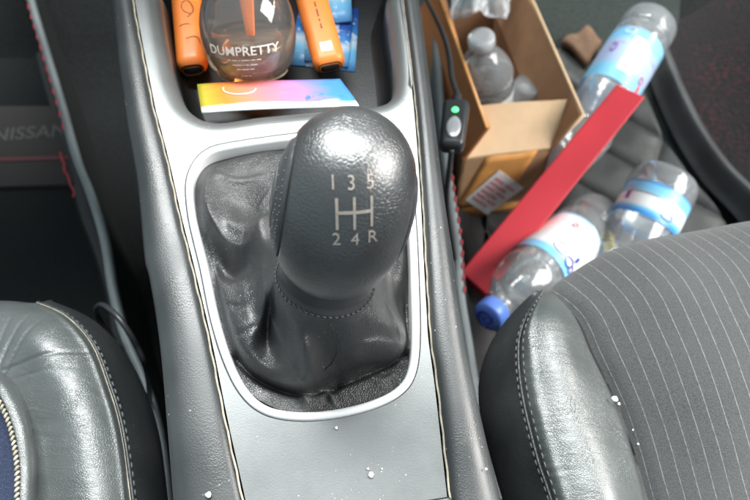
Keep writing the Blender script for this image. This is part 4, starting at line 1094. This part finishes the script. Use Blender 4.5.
# ================================================================== CABLE WITH SWITCH
def Pp(lst): return [P(x, y, z) for x, y, z in lst]
sw = thing('inline_switch', P(455, 125, 0.24), 'black in-line cable switch with green lamp and silver oval button beside the box', 'switch')
sc_c = P(454, 126, 0.235)
ya = (P(458, 92, 0.235) - P(451, 158, 0.235)).normalized(); za = V((-0.1, -.1, 1)); za = (za - ya * za.dot(ya)).normalized(); xa = ya.cross(za)
SM = basis(xa, ya, za, sc_c)
pxm = (sc_c - CAM).dot(FWD) / F
bx = bevel_box(27 * pxm, 60 * pxm, 0.014, 0.0045, 5)
bx = ([V((v.x * (1 - .12 * max(0, -v.y / (30 * pxm))), v.y, v.z)) for v in bx[0]], bx[1])
shell = obj('switch_body', *xf(bx, SM), M['cable'], sw)
ov = lathe([(0.0001, .0012), (.6, .0011), (.85, .0007), (1.0, 0.0)][::-1], 40)
obj('button', *xf(([V((v.x * 7.5 * pxm, v.y * 14 * pxm - 9 * pxm, .0071 + v.z)) for v in ov[0]], ov[1]), SM), M['silver'], sw)
obj('lamp', *xf(([V((v.x * 3.6 * pxm, v.y * 3.6 * pxm + 13 * pxm, .0070 + v.z)) for v in ov[0]], ov[1]), SM), M['led'], sw)
gl = tube([SM @ V((0, (28 + 3 * k) * pxm, 0)) for k in range(6)], [.0045, .0034, .0040, .0030, .0035, .0026], 12)
obj('strain_relief', *gl, M['cable'], sw)
cb_ = catmull([SM @ V((0, 42 * pxm, 0))] + Pp([(452, 78, .235), (449, 55, .225), (443, 34, .20), (434, 14, .17), (424, -6, .14), (410, -40, .10)]), 8)
obj('cable', *tube(cb_, 0.0021, 10), M['cable'], sw)
cb_ = catmull([SM @ V((0, -29 * pxm, 0))] + Pp([(449, 172, .215), (447, 195, .19), (449, 220, .16), (455, 260, .12), (464, 330, .06)]), 8)
obj('cable', *tube(cb_, 0.0021, 10), M['cable'], sw)
# left cable loop on the driver's side
cl = catmull(Pp([(150, 402, .10), (147, 372, .20), (136, 345, .225), (124, 325, .235), (112, 311, .235), (101, 305, .225), (96, 311, .21), (101, 322, .19), (112, 336, .14), (122, 352, .08)]), 10)
co = obj('cable', *tube(cl, 0.0019, 10), M['cable']); tag(co, 'black cable looping out between the driver seat and the centre console', 'cable')

# ================================================================== TRAY CONTENTS
def Pt(px, py, h=0.0): return Pc(px, py, -TD + h)
# leaflet
q = [Pc(202, 113, -.006), Pc(359, 104.5, -.006), Pc(340, 77, -.012), Pc(197, 84, -.012)]
v_, f_, uv_ = slab(q, 0.0008, n=CN, nu=24, nv=8, bend=lambda u, v: 0.0010 * math.sin(u * 4 + .5) + .0006 * math.sin(v * 5))
lf = obj('leaflet', v_, f_, M['rainbow'], uvs=uv_); tag(lf, 'glossy rainbow coloured leaflet lying across the near edge of the tray', 'leaflet')
def leaf_at(u, v, lift=.0012):
    b = 0.0010 * math.sin(u * 4 + .5) + .0006 * math.sin(v * 5); return q[0].lerp(q[1], u).lerp(q[3].lerp(q[2], u), v) + CN * (lift - .0008 + b)
pts = [leaf_at(.28 + .11 * math.cos(a * .2), .72 + .22 * math.sin(a * .2)) for a in range(14, 32)]
lf_marks = [tube(pts, .0003, 6)]
obj('leaflet_print', *merge(*lf_marks), M['white'], lf)

# two orange vaporiser sticks
def stick(p_end, p_far, w, t, label, hh):
    a, b = V(p_end), V(p_far); y = (b - a); Ls = y.length; y.normalize(); z = (CN - y * CN.dot(y)).normalized(); x = y.cross(z)
    o = thing('orange_vape', a, label, 'vape', 'orange disposable vapes in the tray')
    m = basis(x, y, z, V((0, 0, 0)))
    bx = bevel_box(w, Ls, t, t * .42, 5); bx = ([V((v.x, v.y + Ls / 2 + .002, v.z + t / 2)) for v in bx[0]], bx[1])
    sh = obj('shell', *xf(bx, Matrix.Translation(a) @ m), M['orange'], o)
    ec = bevel_box(w * .74, .0045, t * .62, t * .28, 4); ec = ([V((v.x, v.y + .0036, v.z + t / 2)) for v in ec[0]], ec[1])
    obj('end_cap', *xf(ec, Matrix.Translation(a) @ m), M['black'], o)
    return o, sh, Matrix.Translation(a) @ m, Ls, t
o1, sh1, m1, L1, t1 = stick(Pt(196, 82, .002), Pt(184, -50, .002), .0176, .0150, 'orange vape with a dark swirl emblem, left of the perfume jar', 0)
sw_ = []
for pts in ([(.001, .036), (.0045, .040), (.004, .045), (.001, .049), (-.002, .046), (-.001, .041), (.003, .038)], [(-.001, .020), (.003, .021), (.006, .0195), (.0068, .016)], [(-.004, .030), (-.001, .031), (.002, .0305)]):
    sw_.append(tube(catmull([m1 @ V((x, y, t1 + .0001)) for x, y in pts], 5), .00022, 6))
obj('swirl_emblem', *merge(*sw_), M['darkprint'], sh1)
o2, sh2, m2, L2, t2 = stick(Pt(332, 78, .009), Pt(297, -50, .009), .0186, .0130, 'orange vape with a pale square sticker, right of the perfume jar', 0)
v_, f_ = bevel_box(.0072, .0072, .0003, .0001, 1); v_ = [m2 @ V((v.x + .0002, v.y + .0125, v.z + t2 + .00015)) for v in v_]
obj('sticker', v_, f_, simple('pale_sticker', (0.72, 0.66, 0.55), 0.6, noise_amt=.5, nscale=900), sh2, smooth=False)
tv, tf_ = text2d('-- - --- --', .0060, 0.0, 0.0001)
obj('lettering', [m2 @ V((-v.y + .000, v.x + .036, t2 + .0003)) for v in tv], tf_, M['darkprint'], sh2, smooth=False)

# blue cards under the right stick
for i, (quad, h) in enumerate((([(288, 64), (355, 71), (359, 8), (300, 3)], .001), ([(304, 60), (348, 66), (352, 24), (306, 20)], .0035), ([(300, 24), (352, 20), (350, -40), (296, -40)], .0060))):
    qq = [Pt(x, y, h) for x, y in quad]
    v_, f_, uv_ = slab(qq, .0018, n=CN, nu=6, nv=6, bend=lambda u, v: .0004 * math.sin(u * 4 + i))
    cd = obj('blue_card', v_, f_, M['bluecard'], uvs=uv_)
    tag(cd, ['lowest and largest of the blue printed cards under the orange vape', 'middle blue printed card with a pale band under the orange vape', 'topmost blue printed card, furthest up the tray'][i], 'card', 'blue cards in the tray')

# perfume jar
jar = thing('perfume_jar', Pt(252, 40), 'round amber glass perfume jar with pale lettering and orange stem', 'jar')
jb = Pt(253, 60, .0015)
jax = V((-.02, .42, .90)).normalized(); jx = (V((1, .03, 0)) - jax * jax.dot(V((1, .03, 0)))).normalized(); jy = jax.cross(jx)
jb = Pt(253, 73, .009)
JM = basis(jx, jy, jax, jb)
jr = .0262
jp = [(0.0001, .002), (.012, .001), (.0165, .0), (.0195, .0015), (jr * .90, .007), (jr * .985, .015), (jr * 1.02, .025), (jr * .97, .036), (jr * .82, .046), (jr * .6, .053), (jr * .5, .060)]
jd = catmull([V((a, b, 0)) for a, b in jp], 5)
def glassmat(name, col, rough=.03, ior=1.3):
    m, nt, b = newmat(name); b.inputs['Base Color'].default_value = (*col, 1); b.inputs['Transmission Weight'].default_value = 1; b.inputs['Roughness'].default_value = rough; b.inputs['IOR'].default_value = ior
    return m
M['jarglass'] = clear('jar_glass', (0.97, 0.88, 0.76), 0.05, 0.04, 0.0002, 60)
M['amber'] = clear('amber_liquid', (0.94, 0.62, 0.30), 0.10, 0.05, 0.0002, 60)
M['jartext'] = simple('cream_print', (0.78, 0.72, 0.66), 0.6)
js = obj('glass_body', *xf(lathe([(max(.0001, p.x), p.y) for p in jd], 64), JM), M['jarglass'], jar)
liq = [(0.0001, .004), (.014, .0035), (.0185, .005), (jr * .86, .010), (jr * .93, .016), (jr * .95, .023), (0.0001, .0235)]
obj('amber_perfume', *xf(lathe(liq, 64), JM), M['amber'], jar)
st_ = bevel_box(.0105, .003, .040, .0012, 3)
obj('orange_stem', *xf(([V(((v.x * (1 if v.z > -.016 else .45)) + .003, v.y - .012, v.z + .046)) for v in st_[0]], st_[1]), JM), M['orange'], jar)
cp_ = lathe([(.0001, .075), (.012, .075), (.0135, .073), (.0135, .060), (.012, .058)][::-1], 40)
obj('jar_cap', *xf(cp_, JM), simple('jar_cap_gold', (0.62, 0.50, 0.36), 0.3, metal=.6), jar)
beads = []
for k in range(44):
    a = -math.pi + math.pi * k / 43; c = V((.0198 * math.cos(a), .0198 * math.sin(a), .0016)); s_ = lathe([(.0001, -.0007), (.0006, -.0004), (.0006, .0004), (.0001, .0007)], 8); beads.append(([c + v for v in s_[0]], s_[1]))
obj('beaded_foot', *xf(merge(*beads), JM), M['cream'], jar)
def jar_text(s, size, z, bold, nm='lettering'):
    tv, tf_ = text2d(s, size, 0, bold); tv, tf_ = subd(tv, tf_, .004)
    prj = []
    for v in tv:
        a = -math.pi / 2 + v.x / jr; rr = jr + .0004
        zz = z + v.y
        # follow the rounded foot
        rr = jr * (1.02 - .14 * (abs(zz - .025) / .018) ** 2) + .0005
        prj.append(JM @ V((rr * math.cos(a), rr * math.sin(a), zz)))
    obj(nm, prj, tf_, M['jartext'], js, smooth=False)
jar_text('DUMPRETTY', .0070, .0225, .0001)
jar_text('-- ---- - ------ --- ---', .0024, .0178, .00012)
jar_text('------- - -- -----', .0024, .0150, .00012)
jar_text('--- ----- ---', .0024, .0123, .00012)
jar_text('- --- --', .0024, .0080, .00012)

# ================================================================== CRUMBS
def crumb(px, py, h, s, label, fn=Pc):
    p = fn(px, py, h); s *= 0.72; bm = bmesh.new(); bmesh.ops.create_icosphere(bm, subdivisions=2, radius=s)
    vs = [V((v.co.x * (1 + .5 * noise.noise(v.co * 900 + p * 50)), v.co.y * (1 + .5 * noise.noise(v.co * 700)), v.co.z * .45)) * (1 + .35 * noise.noise(v.co * 1200 + p * 70)) for v in bm.verts]
    fs = [tuple(v.index for v in f.verts) for f in bm.faces]; bm.free()
    o = obj('crumb', vs, fs, M['crumb'], local=True); o.location = p; tag(o, label, 'crumb', 'white crumbs dropped around the console')
crumb(208, 495, .0042, .0017, 'white crumb on the leather edge left of the console, at the bottom of the photo')
crumb(371, 475, .0006, .0018, 'largest white crumb on the silver panel behind the gear boot')
crumb(336, 428, .0006, .0010, 'small white crumb just behind the silver bezel')
crumb(368, 469, .0005, .0007, 'tiny white fleck beside the largest crumb on the silver panel')
crumb(382, 469, .0005, .0006, 'tiny white fleck on the silver panel right of the largest crumb')
crumb(486, 469, .0030, .0008, 'white fleck on the leather edge by the passenger seat')
crumb(615, 399, .300, .0020, 'white crumb in the seam between seat bolster and pinstriped cushion', P)
crumb(619, 404, .300, .0010, 'small crumb touching the crumb in the passenger seat seam', P)
crumb(638, 444, .298, .0008, 'tiny fleck on the pinstriped cushion beside the bolster seam', P)
crumb(633, 430, .298, .0006, 'tiniest fleck on the pinstriped cushion', P)

# ================================================================== LIGHT (daylight through the car's windows)
def area(name, loc, target, sx, sy, power, col):
    l = bpy.data.lights.new(name, 'AREA'); l.shape = 'RECTANGLE'; l.size = sx; l.size_y = sy; l.energy = power; l.color = col
    o = bpy.data.objects.new(name, l); COL.objects.link(o); o.location = loc
    o.rotation_euler = (V(target) - V(loc)).to_track_quat('-Z', 'Y').to_euler(); return o
dv, df_ = bevel_box(1.9, 0.42, 0.15, 0.05, 6); dsh = obj('dashboard_shade_block', [v + V((0, 0.70, 0.77)) for v in dv], df_, M['black'], origin=(0, .7, .7)); tag(dsh, kind='structure')  # unseen dashboard slab, added to shade the tray and footwells
area('windscreen_light', (-0.12, 1.08, 1.72), (0, 0.15, 0.34), 1.4, 0.85, 108, (0.97, 1.0, 0.99))
area('passenger_window_light', (1.35, 0.45, 1.15), (0.25, 0.35, 0.05), 1.3, 0.9, 44, (1.0, 0.97, 0.93))
w = bpy.data.worlds.new('World'); sc.world = w; w.use_nodes = True
bg = w.node_tree.nodes['Background']; bg.inputs[0].default_value = (0.75, 0.92, 1.0, 1); bg.inputs[1].default_value = 0.40

cam = bpy.data.cameras.new('camera'); co_ = bpy.data.objects.new('camera', cam); COL.objects.link(co_)
co_.location = CAM; co_.rotation_euler = (PITCH, 0, 0)
cam.sensor_width = 36; cam.lens = 36 * F / 750; cam.clip_start = 0.01; cam.clip_end = 50
cam.dof.use_dof = True; cam.dof.focus_distance = 0.32; cam.dof.aperture_fstop = 13
sc.camera = co_
sc.view_settings.view_transform = 'Standard'; sc.view_settings.look = 'None'; sc.view_settings.exposure = 0.75; sc.view_settings.gamma = 1
sc.cycles.transparent_max_bounces = 24; sc.cycles.max_bounces = 10
sc.cycles.use_denoising = True
